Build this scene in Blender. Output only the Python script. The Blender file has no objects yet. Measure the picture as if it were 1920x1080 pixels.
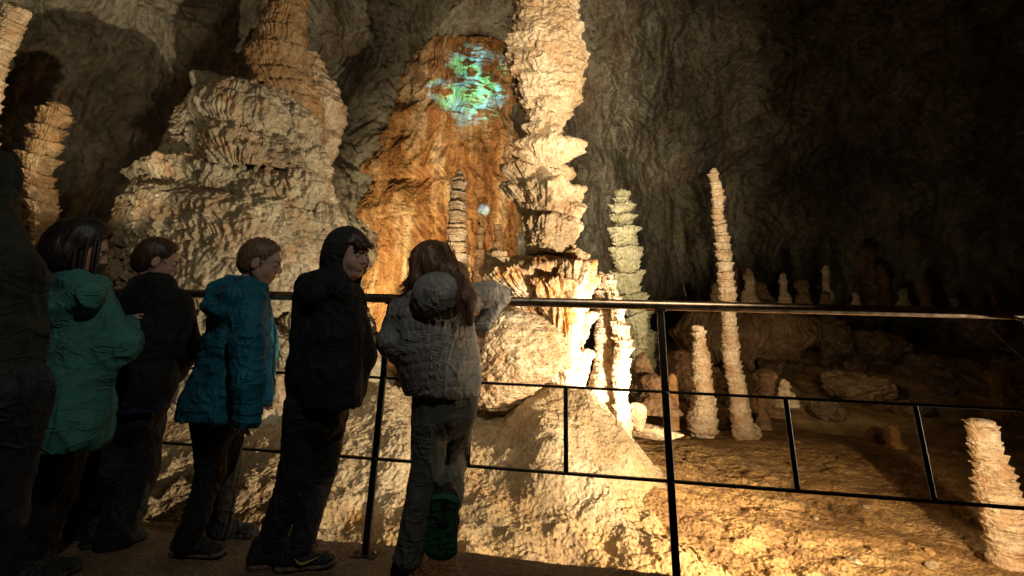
import bpy, math, random
import numpy as np
from mathutils import Matrix, Vector

random.seed(7)
SC = bpy.context.scene
COL = SC.collection

# ------------------------------------------------------------------ camera
F = 900.0; PX = 960.0; PY = 315.0; PITCH = math.radians(17.6); ROLL = math.radians(1.75); HC = 0.97
_f = np.array([0, math.cos(PITCH), math.sin(PITCH)])
_u0 = np.array([0, -math.sin(PITCH), math.cos(PITCH)]); _r0 = np.array([1.0, 0, 0])
_R = _r0 * math.cos(ROLL) + _u0 * math.sin(ROLL)
_U = _u0 * math.cos(ROLL) - _r0 * math.sin(ROLL)
cd = bpy.data.cameras.new("Camera"); cam = bpy.data.objects.new("Camera", cd); COL.objects.link(cam)
cd.sensor_width = 36; cd.lens = F / 1920 * 36; cd.shift_y = (PY - 540) / 1920
cd.clip_start = 0.05; cd.clip_end = 200
cam.matrix_world = Matrix(((_R[0], _U[0], -_f[0], 0), (_R[1], _U[1], -_f[1], 0), (_R[2], _U[2], -_f[2], HC), (0, 0, 0, 1)))
SC.camera = cam

# ------------------------------------------------------------------ render / world / exposure
SC.render.engine = 'CYCLES'
SC.cycles.use_denoising = True
SC.cycles.max_bounces = 5
SC.cycles.diffuse_bounces = 3
SC.cycles.sample_clamp_indirect = 4
SC.view_settings.view_transform = 'Standard'
SC.view_settings.look = 'None'
SC.view_settings.gamma = 1
SC.view_settings.exposure = 0
W = bpy.data.worlds.new("World"); SC.world = W; W.use_nodes = True
W.node_tree.nodes["Background"].inputs[0].default_value = (0.5, 0.62, 0.6, 1)
W.node_tree.nodes["Background"].inputs[1].default_value = 0.0


def ray(x, y):
    return _f + _R * (x - PX) / F - _U * (y - PY) / F


def J(x, y, Y):
    """point seen at pixel (x, y) at distance Y in front of the viewpoint"""
    d = ray(x, y)
    return np.array([0, 0, HC]) + d * Y / d[1]


def G(x, y, Z=0.0):
    d = ray(x, y)
    return np.array([0, 0, HC]) + d * (Z - HC) / d[2]


# ------------------------------------------------------------------ lamps of the cave and added unseen fills
def lamp(name, loc, tgt, power, col, size=60, blend=0.6, rad=0.08):
    l = bpy.data.lights.new(name, 'SPOT'); l.energy = power; l.color = col
    l.spot_size = math.radians(size); l.spot_blend = blend; l.shadow_soft_size = rad
    o = bpy.data.objects.new(name, l); COL.objects.link(o); o.location = loc
    d = Vector(tgt) - Vector(loc)
    o.rotation_euler = d.to_track_quat('-Z', 'Y').to_euler()
    return o


WARM = (1.0, 0.72, 0.42)
CREAM = (1.0, 0.78, 0.51)
lamp("key_flood", (3.6, 2.05, .15), (-.75, 6.9, 2.4), 2100, CREAM, 98, 0.5, 0.04)
lamp("left_fill", (-1.3, .5, 2.9), (-3.0, 6, 2.3), 150, CREAM, 72, 0.5, 0.05)  # weak unseen fill, added for the left formation
lamp("column_flood", (1.3, .8, 2.5), (2.0, 9, 5.2), 1500, CREAM, 48, 0.5, 0.04)
lamp("stalagmite_spot", (1.55, 5.05, 0.1), (1.0, 6.15, 0.85), 430, (1.0, 0.88, 0.68), 104, 0.9, 0.04)
lamp("left_pair_fill", (-2.9, 3.5, 1.3), (-5.3, 5.4, 3.4), 300, CREAM, 52, 0.7, 0.05)  # added unseen lamp, brightens the two left stalagmites from their right
lamp("slope_fill", (.9, 1.2, 2.7), (-.1, 5.0, -.35), 280, CREAM, 46, 0.7, 0.45)  # unseen fill added to even out the slope, large radius blurs rail shadows
lamp("lit_bulge_fill", (-.2, 3.4, .1), J(606, 185, 8.6), 420, (1, .86, .68), 15, 0.5, 0.03)  # added unseen spot, brightens the bulge that stands in for lit wall
lamp("floor_flood", (3.1, 2.25, .35), (2.3, 5.6, -.8), 620, WARM, 100, 0.9, 0.04)
lamp("stack_fill", (5.7, 3.1, .5), (4.3, 4.4, 0.1), 210, CREAM, 40, 0.6, 0.04)  # extra unseen spot added to light the right border stack
lamp("ringed_fill", (-.9, 7.5, 1.1), J(857, 405, 9.2), 280, CREAM, 44, 0.7, 0.04)  # added unseen lamp that lifts the ringed stalagmite
lamp("pair_flood", (2.3, 4.8, -0.3), (3.9, 8.2, 1.4), 200, WARM, 70, 0.8, 0.05)
lamp("orange_wall_flood", (-4.1, 8.9, 0.0), (-2.4, 12.8, 2.6), 1700, (1.0, 0.76, 0.44), 76, 0.9, 0.05)
lamp("wall_fill", (1.0, 7.8, 0.5), (.2, 13, 5.4), 680, CREAM, 84, 0.9, 0.05)  # unseen fill added to brighten the back wall without a column shadow
lamp("ledge_fill", (5.0, 7.4, .6), (7.4, 13, 0.4), 75, (.95, .82, .52), 84, 0.9, 0.05)  # faint unseen glow added to keep the right side from going black
lamp("path_fill", (.2, .2, 3.3), (-1.3, 2.3, 0.8), 62, (0.95, 1.0, 0.92), 70, 0.9, 0.06)  # dim fill added for the visitors' backs, no such lamp in the cave


def projector(name, loc, tgt, power, size, c0, c1, thr=.52, sc=9.0):
    """a projector throwing a mottled coloured pattern"""
    o = lamp(name, loc, tgt, power, (1, 1, 1), size, 1.0, .01); l = o.data; l.use_nodes = True; nt = l.node_tree; L = nt.links.new
    e = nt.nodes['Emission']; tc = nt.nodes.new('ShaderNodeTexCoord'); mp = nt.nodes.new('ShaderNodeMapping'); mp.inputs['Rotation'].default_value = (0, 0, .9); mp.inputs['Scale'].default_value = (1, 2.6, 1); L(tc.outputs['Normal'], mp.inputs[0])
    n = nt.nodes.new('ShaderNodeTexNoise'); n.inputs['Scale'].default_value = sc; n.inputs['Detail'].default_value = 6; n.inputs['Distortion'].default_value = 1.1; L(mp.outputs[0], n.inputs['Vector'])
    r = nt.nodes.new('ShaderNodeValToRGB'); r.color_ramp.elements[0].position = thr - .04; r.color_ramp.elements[0].color = (0, 0, 0, 1); r.color_ramp.elements[1].position = thr + .04; r.color_ramp.elements[1].color = (1, 1, 1, 1); L(n.outputs['Fac'], r.inputs[0])
    n2 = nt.nodes.new('ShaderNodeTexNoise'); n2.inputs['Scale'].default_value = sc * .6; L(tc.outputs['Normal'], n2.inputs['Vector'])
    r2 = nt.nodes.new('ShaderNodeValToRGB'); r2.color_ramp.elements[0].position = .42; r2.color_ramp.elements[0].color = (*c0, 1); r2.color_ramp.elements[1].position = .58; r2.color_ramp.elements[1].color = (*c1, 1); L(n2.outputs['Fac'], r2.inputs[0])
    m = nt.nodes.new('ShaderNodeMix'); m.data_type = 'RGBA'; m.blend_type = 'MULTIPLY'; m.inputs['Factor'].default_value = 1; L(r.outputs[0], m.inputs[6]); L(r2.outputs[0], m.inputs[7]); 
    if size > 5:
        n3 = nt.nodes.new('ShaderNodeTexNoise'); n3.inputs['Scale'].default_value = 17; n3.inputs['Detail'].default_value = 4; L(tc.outputs['Normal'], n3.inputs['Vector'])
        vm = nt.nodes.new('ShaderNodeVectorMath'); vm.operation = 'MULTIPLY'; vm.inputs[1].default_value = (1.1, .8, 0); L(tc.outputs['Normal'], vm.inputs[0])
        vl = nt.nodes.new('ShaderNodeVectorMath'); vl.operation = 'LENGTH'; L(vm.outputs[0], vl.inputs[0])
        m1 = nt.nodes.new('ShaderNodeMath'); m1.operation = 'MULTIPLY'; m1.inputs[1].default_value = -6.5; L(vl.outputs['Value'], m1.inputs[0])
        m3 = nt.nodes.new('ShaderNodeMath'); m3.operation = 'MULTIPLY_ADD'; L(n3.outputs['Fac'], m3.inputs[0]); m3.inputs[1].default_value = 1.4; L(m1.outputs[0], m3.inputs[2])
        r3 = nt.nodes.new('ShaderNodeMapRange'); r3.inputs['From Min'].default_value = .10; r3.inputs['From Max'].default_value = .35; L(m3.outputs[0], r3.inputs[0])
        m2 = nt.nodes.new('ShaderNodeMix'); m2.data_type = 'RGBA'; m2.blend_type = 'MULTIPLY'; m2.inputs['Factor'].default_value = 1; L(m.outputs[2], m2.inputs[6]); L(r3.outputs[0], m2.inputs[7]); m = m2
    L(m.outputs[2], e.inputs['Color'])
    return o


projector("green_projector", (-.35, .6, 2.9), J(886, 158, 12.0), 24000, 16, (.12, .9, 2.2), (.14, 1.3, 1.2), .48, 30.0)
projector("blue_projector", (-.35, .6, 2.9), J(906, 384, 11.5), 70000, 1.8, (.12, .35, 1.0), (.2, .6, 1.0), .3, 30.0)


# ------------------------------------------------------------------ numpy noise
_rng = np.random.default_rng(11)
_perm = np.concatenate([_rng.permutation(256)] * 3).astype(np.int32)
_grad = _rng.normal(size=(256, 3)); _grad /= np.linalg.norm(_grad, axis=1)[:, None]; _grad = _grad.astype(np.float32)
_rnd = _rng.random((256, 3)).astype(np.float32)


def noise(P, f=1.0, seed=0):
    P = np.asarray(P, np.float32) * np.asarray(f, np.float32) + np.float32(seed * 17.31)
    I = np.floor(P).astype(np.int32); T = P - I; I &= 255
    S = T * T * T * (T * (T * 6 - 15) + 10)
    out = np.zeros(P.shape[:-1], np.float32)
    for dx in (0, 1):
        hx = _perm[I[..., 0] + dx]; wx = S[..., 0] if dx else 1 - S[..., 0]
        for dy in (0, 1):
            hy = _perm[hx + I[..., 1] + dy]; wy = S[..., 1] if dy else 1 - S[..., 1]
            for dz in (0, 1):
                g = _grad[_perm[hy + I[..., 2] + dz]]; wz = S[..., 2] if dz else 1 - S[..., 2]
                out += wx * wy * wz * (g[..., 0] * (T[..., 0] - dx) + g[..., 1] * (T[..., 1] - dy) + g[..., 2] * (T[..., 2] - dz))
    return out * 1.6


def fbm(P, f=1.0, o=4, seed=0, gain=0.5, ridged=False):
    f = np.asarray(f, np.float32); a = 1.0; s = 0; t = 0
    for k in range(o):
        n = noise(P, f, seed + k)
        if ridged: n = 1 - 2 * np.abs(n)
        s = s + a * n; t += a; a *= gain; f = f * 2.03
    return s / t


def worley(P, f=1.0, seed=0):
    P = np.asarray(P, np.float32) * np.asarray(f, np.float32) + np.float32(seed * 9.7)
    I = np.floor(P).astype(np.int32); T = P - I; I &= 255
    best = np.full(P.shape[:-1], 9.0, np.float32)
    for dx in (-1, 0, 1):
        for dy in (-1, 0, 1):
            for dz in (-1, 0, 1):
                h = _perm[_perm[_perm[(I[..., 0] + dx) & 255] + ((I[..., 1] + dy) & 255)] + ((I[..., 2] + dz) & 255)]
                q = _rnd[h] + np.array([dx, dy, dz], np.float32) - T
                best = np.minimum(best, (q * q).sum(-1))
    return np.sqrt(best)


# ------------------------------------------------------------------ mesh helpers
def mesh_obj(name, V, Fq, mat, parent=None, smooth=True, origin=None):
    V = np.asarray(V, np.float64)
    if origin is not None: V = V - np.asarray(origin)
    me = bpy.data.meshes.new(name)
    Fq = np.asarray(Fq, np.int32)
    me.vertices.add(len(V)); me.vertices.foreach_set("co", V.astype(np.float32).ravel())
    k = Fq.shape[1]
    me.loops.add(Fq.size); me.loops.foreach_set("vertex_index", Fq.ravel())
    me.polygons.add(len(Fq)); me.polygons.foreach_set("loop_start", np.arange(0, Fq.size, k, dtype=np.int32))
    me.polygons.foreach_set("use_smooth", np.full(len(Fq), smooth))
    me.update(calc_edges=True); me.validate()
    me.materials.append(mat)
    o = bpy.data.objects.new(name, me); COL.objects.link(o)
    if origin is not None and parent is None: o.location = origin
    if parent is not None: o.parent = parent
    return o


def grid_faces(n, m, wrap=False):
    i, j = np.meshgrid(np.arange(n - 1), np.arange(m if wrap else m - 1), indexing='ij')
    j2 = (j + 1) % m
    return np.stack([i * m + j, i * m + j2, (i + 1) * m + j2, (i + 1) * m + j], -1).reshape(-1, 4)


def tag(o, label, cat, group=None):
    o['label'] = label; o['category'] = cat
    if group: o['group'] = group
    return o


def kind(o, k): o['kind'] = k; return o


def tubes(paths, seg=8):
    """paths: list of (points, radii); one mesh of several swept tubes"""
    VV = []; FF = []; off = 0
    for pts, rad in paths:
        pts = np.asarray(pts, float); n = len(pts)
        rad = np.full(n, rad) if np.isscalar(rad) else np.asarray(rad, float)
        t = np.gradient(pts, axis=0); t /= np.linalg.norm(t, axis=1)[:, None] + 1e-9
        up = np.array([0.13, 0.21, 0.97])
        if abs(t[0] @ up) > 0.9: up = np.array([1.0, 0.1, 0])
        a = np.cross(t, up); a /= np.linalg.norm(a, axis=1)[:, None] + 1e-9; b = np.cross(t, a)
        th = np.linspace(0, 2 * np.pi, seg, endpoint=False)
        ring = pts[:, None] + rad[:, None, None] * (np.cos(th)[None, :, None] * a[:, None] + np.sin(th)[None, :, None] * b[:, None])
        V = ring.reshape(-1, 3); Fc = grid_faces(n, seg, True) + off
        c0 = len(V) + off; V = np.vstack([V, pts[0], pts[-1]])
        k = np.arange(seg); k2 = (k + 1) % seg
        e0 = np.stack([k2 + off, k + off, np.full(seg, c0), np.full(seg, c0)], 1)
        e1 = np.stack([k + (n - 1) * seg + off, k2 + (n - 1) * seg + off, np.full(seg, c0 + 1), np.full(seg, c0 + 1)], 1)
        VV.append(V); FF += [Fc]; FF.append(e0); FF.append(e1); off += len(V)
    return np.vstack(VV), np.vstack(FF)


def tri_fix(V, Fq):
    """quads whose last two indices agree become triangles"""
    q = Fq[Fq[:, 2] != Fq[:, 3]]; t = Fq[Fq[:, 2] == Fq[:, 3]][:, :3]
    t = np.vstack([t, q[:, [0, 1, 2]], q[:, [0, 2, 3]]])
    return V, t


def tube_obj(name, paths, mat, parent=None, seg=8, origin=None):
    V, Fq = tri_fix(*tubes(paths, seg))
    if origin is None and parent is not None: origin = parent.location
    return mesh_obj(name, V, Fq, mat, parent, True, origin)


def bar(a, b, w, d, side=(1, 0, 0), ch=0.0015):
    """chamfered bar from a to b, w along side, d across"""
    a = np.asarray(a, float); b = np.asarray(b, float); t = (b - a) / np.linalg.norm(b - a)
    s = np.asarray(side, float); s = s - t * (s @ t); s /= np.linalg.norm(s); n = np.cross(t, s)
    o = []
    for x, y in ((-1, -1), (1, -1), (1, 1), (-1, 1)):
        o += [((x * (w / 2 - (ch if k else 0))), (y * (d / 2 - (0 if k else ch)))) for k in ((0, 1) if x * y > 0 else (1, 0))]
    prof = np.array([s * p[0] + n * p[1] for p in o])
    V = np.vstack([a + prof, b + prof, a[None], b[None]])
    k = np.arange(8); k2 = (k + 1) % 8
    T = [np.stack([k, k2, k2 + 8], 1), np.stack([k, k2 + 8, k + 8], 1), np.stack([k2, k, np.full(8, 16)], 1), np.stack([k + 8, k2 + 8, np.full(8, 17)], 1)]
    return V, np.vstack(T)


def join(parts):
    VV = []; FF = []; off = 0
    for V, Fq in parts:
        VV.append(V); FF.append(Fq + off); off += len(V)
    return np.vstack(VV), np.vstack(FF)


# ------------------------------------------------------------------ materials
def nodes(name):
    m = bpy.data.materials.new(name); m.use_nodes = True
    nt = m.node_tree; b = nt.nodes["Principled BSDF"]
    return m, nt, b


def N(nt, t, **kw):
    n = nt.nodes.new(t)
    for k, v in kw.items():
        if k.startswith('i_'): n.inputs[k[2:].replace('_', ' ')].default_value = v
        else: setattr(n, k, v)
    return n


def ramp(nt, stops, src):
    r = N(nt, 'ShaderNodeValToRGB'); e = r.color_ramp.elements
    while len(e) < len(stops): e.new(0.5)
    for k, (p, c) in enumerate(stops): e[k].position = p; e[k].color = (*c, 1)
    nt.links.new(src, r.inputs[0]); return r.outputs[0]


def rock(name, cols, stain=None, stain_amt=0.5, scale=1.0, bump=0.5, streak=1.0, fine=1.0, rough=0.72, layers=0.0, spec=0.35):
    """cols: 3 base colours dark..light; stain: colour of vertical streaks / blotches"""
    m, nt, b = nodes(name); L = nt.links.new
    tc = N(nt, 'ShaderNodeTexCoord')
    mp = N(nt, 'ShaderNodeMapping'); L(tc.outputs['Object'], mp.inputs[0]); mp.inputs['Scale'].default_value = (scale, scale, scale / streak)
    n1 = N(nt, 'ShaderNodeTexNoise', i_Scale=1.6, i_Detail=8.0, i_Roughness=0.62, i_Distortion=0.4); L(mp.outputs[0], n1.inputs['Vector'])
    c = ramp(nt, [(0.32, cols[0]), (0.5, cols[1]), (0.68, cols[2])], n1.outputs['Fac'])
    n4 = N(nt, 'ShaderNodeTexNoise', i_Scale=13.0 * fine, i_Detail=5.0, i_Roughness=0.65); L(tc.outputs['Object'], n4.inputs['Vector'])
    mx = N(nt, 'ShaderNodeMix', data_type='RGBA', blend_type='MULTIPLY'); mx.inputs['Factor'].default_value = 0.6
    g = ramp(nt, [(0.34, (0.34, 0.28, 0.2)), (0.55, (1, 1, 1))], n4.outputs['Fac'])
    L(c, mx.inputs[6]); L(g, mx.inputs[7]); c = mx.outputs[2]
    if stain:
        mp2 = N(nt, 'ShaderNodeMapping'); L(tc.outputs['Object'], mp2.inputs[0]); mp2.inputs['Scale'].default_value = (2.6 * scale, 2.6 * scale, 2.6 * scale / max(streak, 1)); mp2.inputs['Location'].default_value = (3.1, 7.7, 1.3)
        n2 = N(nt, 'ShaderNodeTexNoise', i_Scale=1.3, i_Detail=6.0, i_Roughness=0.6, i_Distortion=0.6); L(mp2.outputs[0], n2.inputs['Vector'])
        f = ramp(nt, [(0.46, (0, 0, 0)), (0.66, (stain_amt,) * 3)], n2.outputs['Fac'])
        m2 = N(nt, 'ShaderNodeMix', data_type='RGBA'); L(f, m2.inputs['Factor']); L(c, m2.inputs[6]); m2.inputs[7].default_value = (*stain, 1); c = m2.outputs[2]
    L(c, b.inputs['Base Color'])
    b.inputs['Roughness'].default_value = rough; b.inputs['Specular IOR Level'].default_value = spec
    # bump: grains, cracks, thin layers
    n3 = N(nt, 'ShaderNodeTexNoise', i_Scale=26.0 * fine, i_Detail=6.0, i_Roughness=0.6); L(tc.outputs['Object'], n3.inputs['Vector'])
    v = N(nt, 'ShaderNodeTexVoronoi', i_Scale=22.0 * fine); L(tc.outputs['Object'], v.inputs['Vector'])
    ad = N(nt, 'ShaderNodeMath', operation='MULTIPLY_ADD'); L(v.outputs['Distance'], ad.inputs[0]); ad.inputs[1].default_value = 0.6; L(n3.outputs['Fac'], ad.inputs[2])
    src = ad.outputs[0]
    if layers:
        mp3 = N(nt, 'ShaderNodeMapping'); L(tc.outputs['Object'], mp3.inputs[0]); mp3.inputs['Scale'].default_value = (3, 3, 34)
        n5 = N(nt, 'ShaderNodeTexNoise', i_Scale=1.6, i_Detail=4.0); L(mp3.outputs[0], n5.inputs['Vector'])
        a2 = N(nt, 'ShaderNodeMath', operation='MULTIPLY_ADD'); L(n5.outputs['Fac'], a2.inputs[0]); a2.inputs[1].default_value = layers; L(src, a2.inputs[2]); src = a2.outputs[0]
    bp = N(nt, 'ShaderNodeBump', i_Strength=bump, i_Distance=0.045); L(src, bp.inputs['Height']); L(bp.outputs[0], b.inputs['Normal'])
    return m


M = {}
M['cream'] = rock('cream_calcite', [(.40, .29, .17), (.60, .48, .32), (.74, .64, .47)], (.42, .20, .06), .45, 1.0, .5, 1.0, 1.2)
M['cream_layers'] = rock('layered_calcite', [(.42, .30, .18), (.62, .50, .34), (.76, .66, .50)], (.40, .19, .06), .55, 1.4, .55, .4, 1.4, layers=1.2)
M['grey_cream'] = rock('grey_flowstone', [(.18, .16, .11), (.36, .33, .24), (.52, .48, .37)], (.30, .15, .06), .5, .8, .6, 1.0, 1.0)
M['olive'] = rock('mossy_calcite', [(.32, .31, .18), (.50, .49, .32), (.64, .62, .46)], (.2, .22, .08), .4, 1.2, .5)
M['brown'] = rock('brown_calcite', [(.14, .08, .04), (.26, .16, .08), (.38, .26, .15)], (.2, .08, .03), .5, 1.2, .6)
M['orange'] = rock('orange_flowstone', [(.12, .05, .02), (.50, .27, .09), (.84, .68, .42)], (.30, .10, .02), .75, .9, .9, 5.0, .5)
M['fan'] = rock('fan_calcite', [(.50, .33, .16), (.68, .54, .36), (.78, .68, .52)], (.55, .22, .04), .95, 1.6, .5, 2.5, 1.0)
M['tan'] = rock('tan_calcite', [(.22, .13, .06), (.40, .27, .14), (.52, .40, .24)], (.34, .16, .05), .6, 1.0, .55)
M['wall'] = rock('cave_wall_rock', [(.11, .104, .076), (.27, .255, .195), (.46, .44, .355)], (.13, .065, .03), .6, .30, 1.0, 1.5, .4)
M['rubble'] = rock('dark_rubble_rock', [(.10, .06, .03), (.22, .14, .07), (.34, .24, .14)], (.2, .08, .03), .5, 2.5, .9, 1.0, 1.0)
M['floor'] = rock('cave_floor_earth', [(.20, .11, .04), (.40, .24, .09), (.56, .38, .17)], (.16, .085, .035), .7, .7, .6, 1.0, 1.3)
M['path'] = rock('path_gravel', [(.16, .10, .05), (.26, .17, .09), (.36, .25, .14)], None, 0, 1.5, .7, 1.0, 3.0)
M['mound'] = rock('mound_flowstone', [(.24, .18, .10), (.40, .32, .20), (.52, .44, .30)], (.36, .22, .10), .4, .8, .7, 1.0, 1.3)


def dirt_base(m, z0, z1, cols):
    nt = m.node_tree; L = nt.links.new; b = nt.nodes['Principled BSDF']; src = b.inputs['Base Color'].links[0].from_socket
    tc = N(nt, 'ShaderNodeTexCoord'); sp = N(nt, 'ShaderNodeSeparateXYZ'); L(tc.outputs['Object'], sp.inputs[0])
    n = N(nt, 'ShaderNodeTexNoise', i_Scale=2.2, i_Detail=7.0); L(tc.outputs['Object'], n.inputs['Vector'])
    a = N(nt, 'ShaderNodeMath', operation='MULTIPLY_ADD'); L(n.outputs['Fac'], a.inputs[0]); a.inputs[1].default_value = -.75; L(sp.outputs['Z'], a.inputs[2])
    r = N(nt, 'ShaderNodeMapRange'); L(a.outputs[0], r.inputs[0]); r.inputs['From Min'].default_value = z0 - .375; r.inputs['From Max'].default_value = z1 - .375; r.inputs['To Min'].default_value = 1; r.inputs['To Max'].default_value = 0
    c = ramp(nt, [(.35, cols[0]), (.6, cols[1])], n.outputs['Fac'])
    m2 = N(nt, 'ShaderNodeMix', data_type='RGBA'); L(r.outputs[0], m2.inputs['Factor']); L(src, m2.inputs[6]); L(c, m2.inputs[7]); L(m2.outputs[2], b.inputs['Base Color'])


dirt_base(M['mound'], -.72, -.30, [(.20, .11, .04), (.42, .26, .10)])


def metal(name, col, rough=0.35, metallic=1.0):
    m, nt, b = nodes(name)
    b.inputs['Metallic'].default_value = metallic
    tc = N(nt, 'ShaderNodeTexCoord'); n = N(nt, 'ShaderNodeTexNoise', i_Scale=30.0, i_Detail=5.0); nt.links.new(tc.outputs['Object'], n.inputs['Vector'])
    c = ramp(nt, [(0.35, tuple(x * .6 for x in col)), (0.65, col)], n.outputs['Fac']); nt.links.new(c, b.inputs['Base Color'])
    r = N(nt, 'ShaderNodeMapRange'); nt.links.new(n.outputs['Fac'], r.inputs[0]); r.inputs['To Min'].default_value = rough - .1; r.inputs['To Max'].default_value = rough + .15
    nt.links.new(r.outputs[0], b.inputs['Roughness'])
    return m


def cloth(name, col, rough=.85, scale=260, bump=.25, var=.25, sheen=0.2, wrinkle=.0065):
    m, nt, b = nodes(name); L = nt.links.new
    tc = N(nt, 'ShaderNodeTexCoord')
    n = N(nt, 'ShaderNodeTexNoise', i_Scale=7.0, i_Detail=6.0, i_Roughness=.6); L(tc.outputs['Object'], n.inputs['Vector'])
    c = ramp(nt, [(0.3, tuple(x * (1 - var) for x in col)), (0.7, tuple(min(1, x * (1 + var)) for x in col))], n.outputs['Fac']); L(c, b.inputs['Base Color'])
    b.inputs['Roughness'].default_value = rough; b.inputs['Specular IOR Level'].default_value = .3
    b.inputs['Sheen Weight'].default_value = sheen * .15
    w = N(nt, 'ShaderNodeTexNoise', i_Scale=float(scale), i_Detail=2.0); L(tc.outputs['Object'], w.inputs['Vector'])
    hs = []
    for sc, ds, st, wd in ((5.0, .8, (1.5, 1.5, .35), .08), (8.0, .7, (.8, .8, 1.6), .05), (13.0, .6, (1.3, 1.3, .5), .06)):
        mpw = N(nt, 'ShaderNodeMapping'); mpw.inputs['Scale'].default_value = st; mpw.inputs['Rotation'].default_value = (.0, .3, sc); L(tc.outputs['Object'], mpw.inputs[0])
        w2 = N(nt, 'ShaderNodeTexNoise', i_Scale=sc, i_Detail=2.0, i_Distortion=ds); L(mpw.outputs[0], w2.inputs['Vector'])
        ab = N(nt, 'ShaderNodeMath', operation='SUBTRACT'); L(w2.outputs['Fac'], ab.inputs[0]); ab.inputs[1].default_value = .5
        ab2 = N(nt, 'ShaderNodeMath', operation='ABSOLUTE'); L(ab.outputs[0], ab2.inputs[0])
        mr = N(nt, 'ShaderNodeMapRange', interpolation_type='SMOOTHSTEP'); L(ab2.outputs[0], mr.inputs[0]); mr.inputs['From Max'].default_value = wd; mr.inputs['To Min'].default_value = 5.0 / sc; mr.inputs['To Max'].default_value = 0
        hs.append(mr.outputs[0])
    a1 = N(nt, 'ShaderNodeMath', operation='ADD'); L(hs[0], a1.inputs[0]); L(hs[1], a1.inputs[1])
    a2 = N(nt, 'ShaderNodeMath', operation='ADD'); L(a1.outputs[0], a2.inputs[0]); L(hs[2], a2.inputs[1])
    bp0 = N(nt, 'ShaderNodeBump', i_Strength=.8, i_Distance=wrinkle); L(a2.outputs[0], bp0.inputs['Height'])
    bp = N(nt, 'ShaderNodeBump', i_Strength=bump, i_Distance=.002); L(w.outputs['Fac'], bp.inputs['Height']); L(bp0.outputs[0], bp.inputs['Normal']); L(bp.outputs[0], b.inputs['Normal'])
    return m


def skin_mat():
    m, nt, b = nodes('skin'); L = nt.links.new
    tc = N(nt, 'ShaderNodeTexCoord'); n = N(nt, 'ShaderNodeTexNoise', i_Scale=14.0, i_Detail=4.0); L(tc.outputs['Object'], n.inputs['Vector'])
    L(ramp(nt, [(.3, (.50, .27, .19)), (.7, (.62, .38, .28))], n.outputs['Fac']), b.inputs['Base Color'])
    b.inputs['Roughness'].default_value = .5; b.inputs['Subsurface Weight'].default_value = .15; b.inputs['Subsurface Radius'].default_value = (.02, .008, .004)
    return m


def hair_mat(name, c0, c1):
    m, nt, b = nodes(name); L = nt.links.new
    tc = N(nt, 'ShaderNodeTexCoord'); mp = N(nt, 'ShaderNodeMapping'); mp.inputs['Scale'].default_value = (1, 1, .12); L(tc.outputs['Object'], mp.inputs[0])
    n = N(nt, 'ShaderNodeTexNoise', i_Scale=110.0, i_Detail=3.0); L(mp.outputs[0], n.inputs['Vector'])
    L(ramp(nt, [(.3, c0), (.7, c1)], n.outputs['Fac']), b.inputs['Base Color']); b.inputs['Roughness'].default_value = .5
    bp = N(nt, 'ShaderNodeBump', i_Strength=.6, i_Distance=.004); L(n.outputs['Fac'], bp.inputs['Height']); L(bp.outputs[0], b.inputs['Normal'])
    return m


M['steel'] = metal('handrail_steel', (.42, .33, .25), .33)
M['iron'] = metal('black_iron', (.03, .028, .025), .5, .6)


# ------------------------------------------------------------------ rock formations
def plates(h, D, P, lam, amp, rag=.5, p=1.6, up=True, lob=2.2, seed=0, even=.35):
    rg = np.random.default_rng(seed + 100)
    hh = h + rag * lam * fbm(P, .9 / lam * .35, 3, seed)
    lo, hi = hh.min() - lam, hh.max() + lam
    n = int((hi - lo) / lam * 2) + 4
    b = lo + np.cumsum(lam * rg.uniform(.45, 1.55, n)); b = np.concatenate([[lo - .01], b])
    idx = np.clip(np.searchsorted(b, hh) - 1, 0, len(b) - 2)
    t = np.clip((hh - b[idx]) / (b[idx + 1] - b[idx]), 0, 1)
    ra = rg.uniform(even, 1, len(b))[idx]
    Q = np.stack([D[..., 0] * lob, D[..., 1] * lob, idx * 5.17 + seed], -1)
    n2 = noise(Q, 1.0, seed) + .5 * noise(Q * [3.1, 3.1, 1], 1.0, seed + 3) + .25 * noise(Q * [8.3, 8.3, 1], 1, seed + 5)
    a = amp * ra * np.clip(.75 + .9 * n2, .05, 2)
    pr = t ** p if up else (1 - t) ** p
    return a * (pr - .4), t


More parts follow.
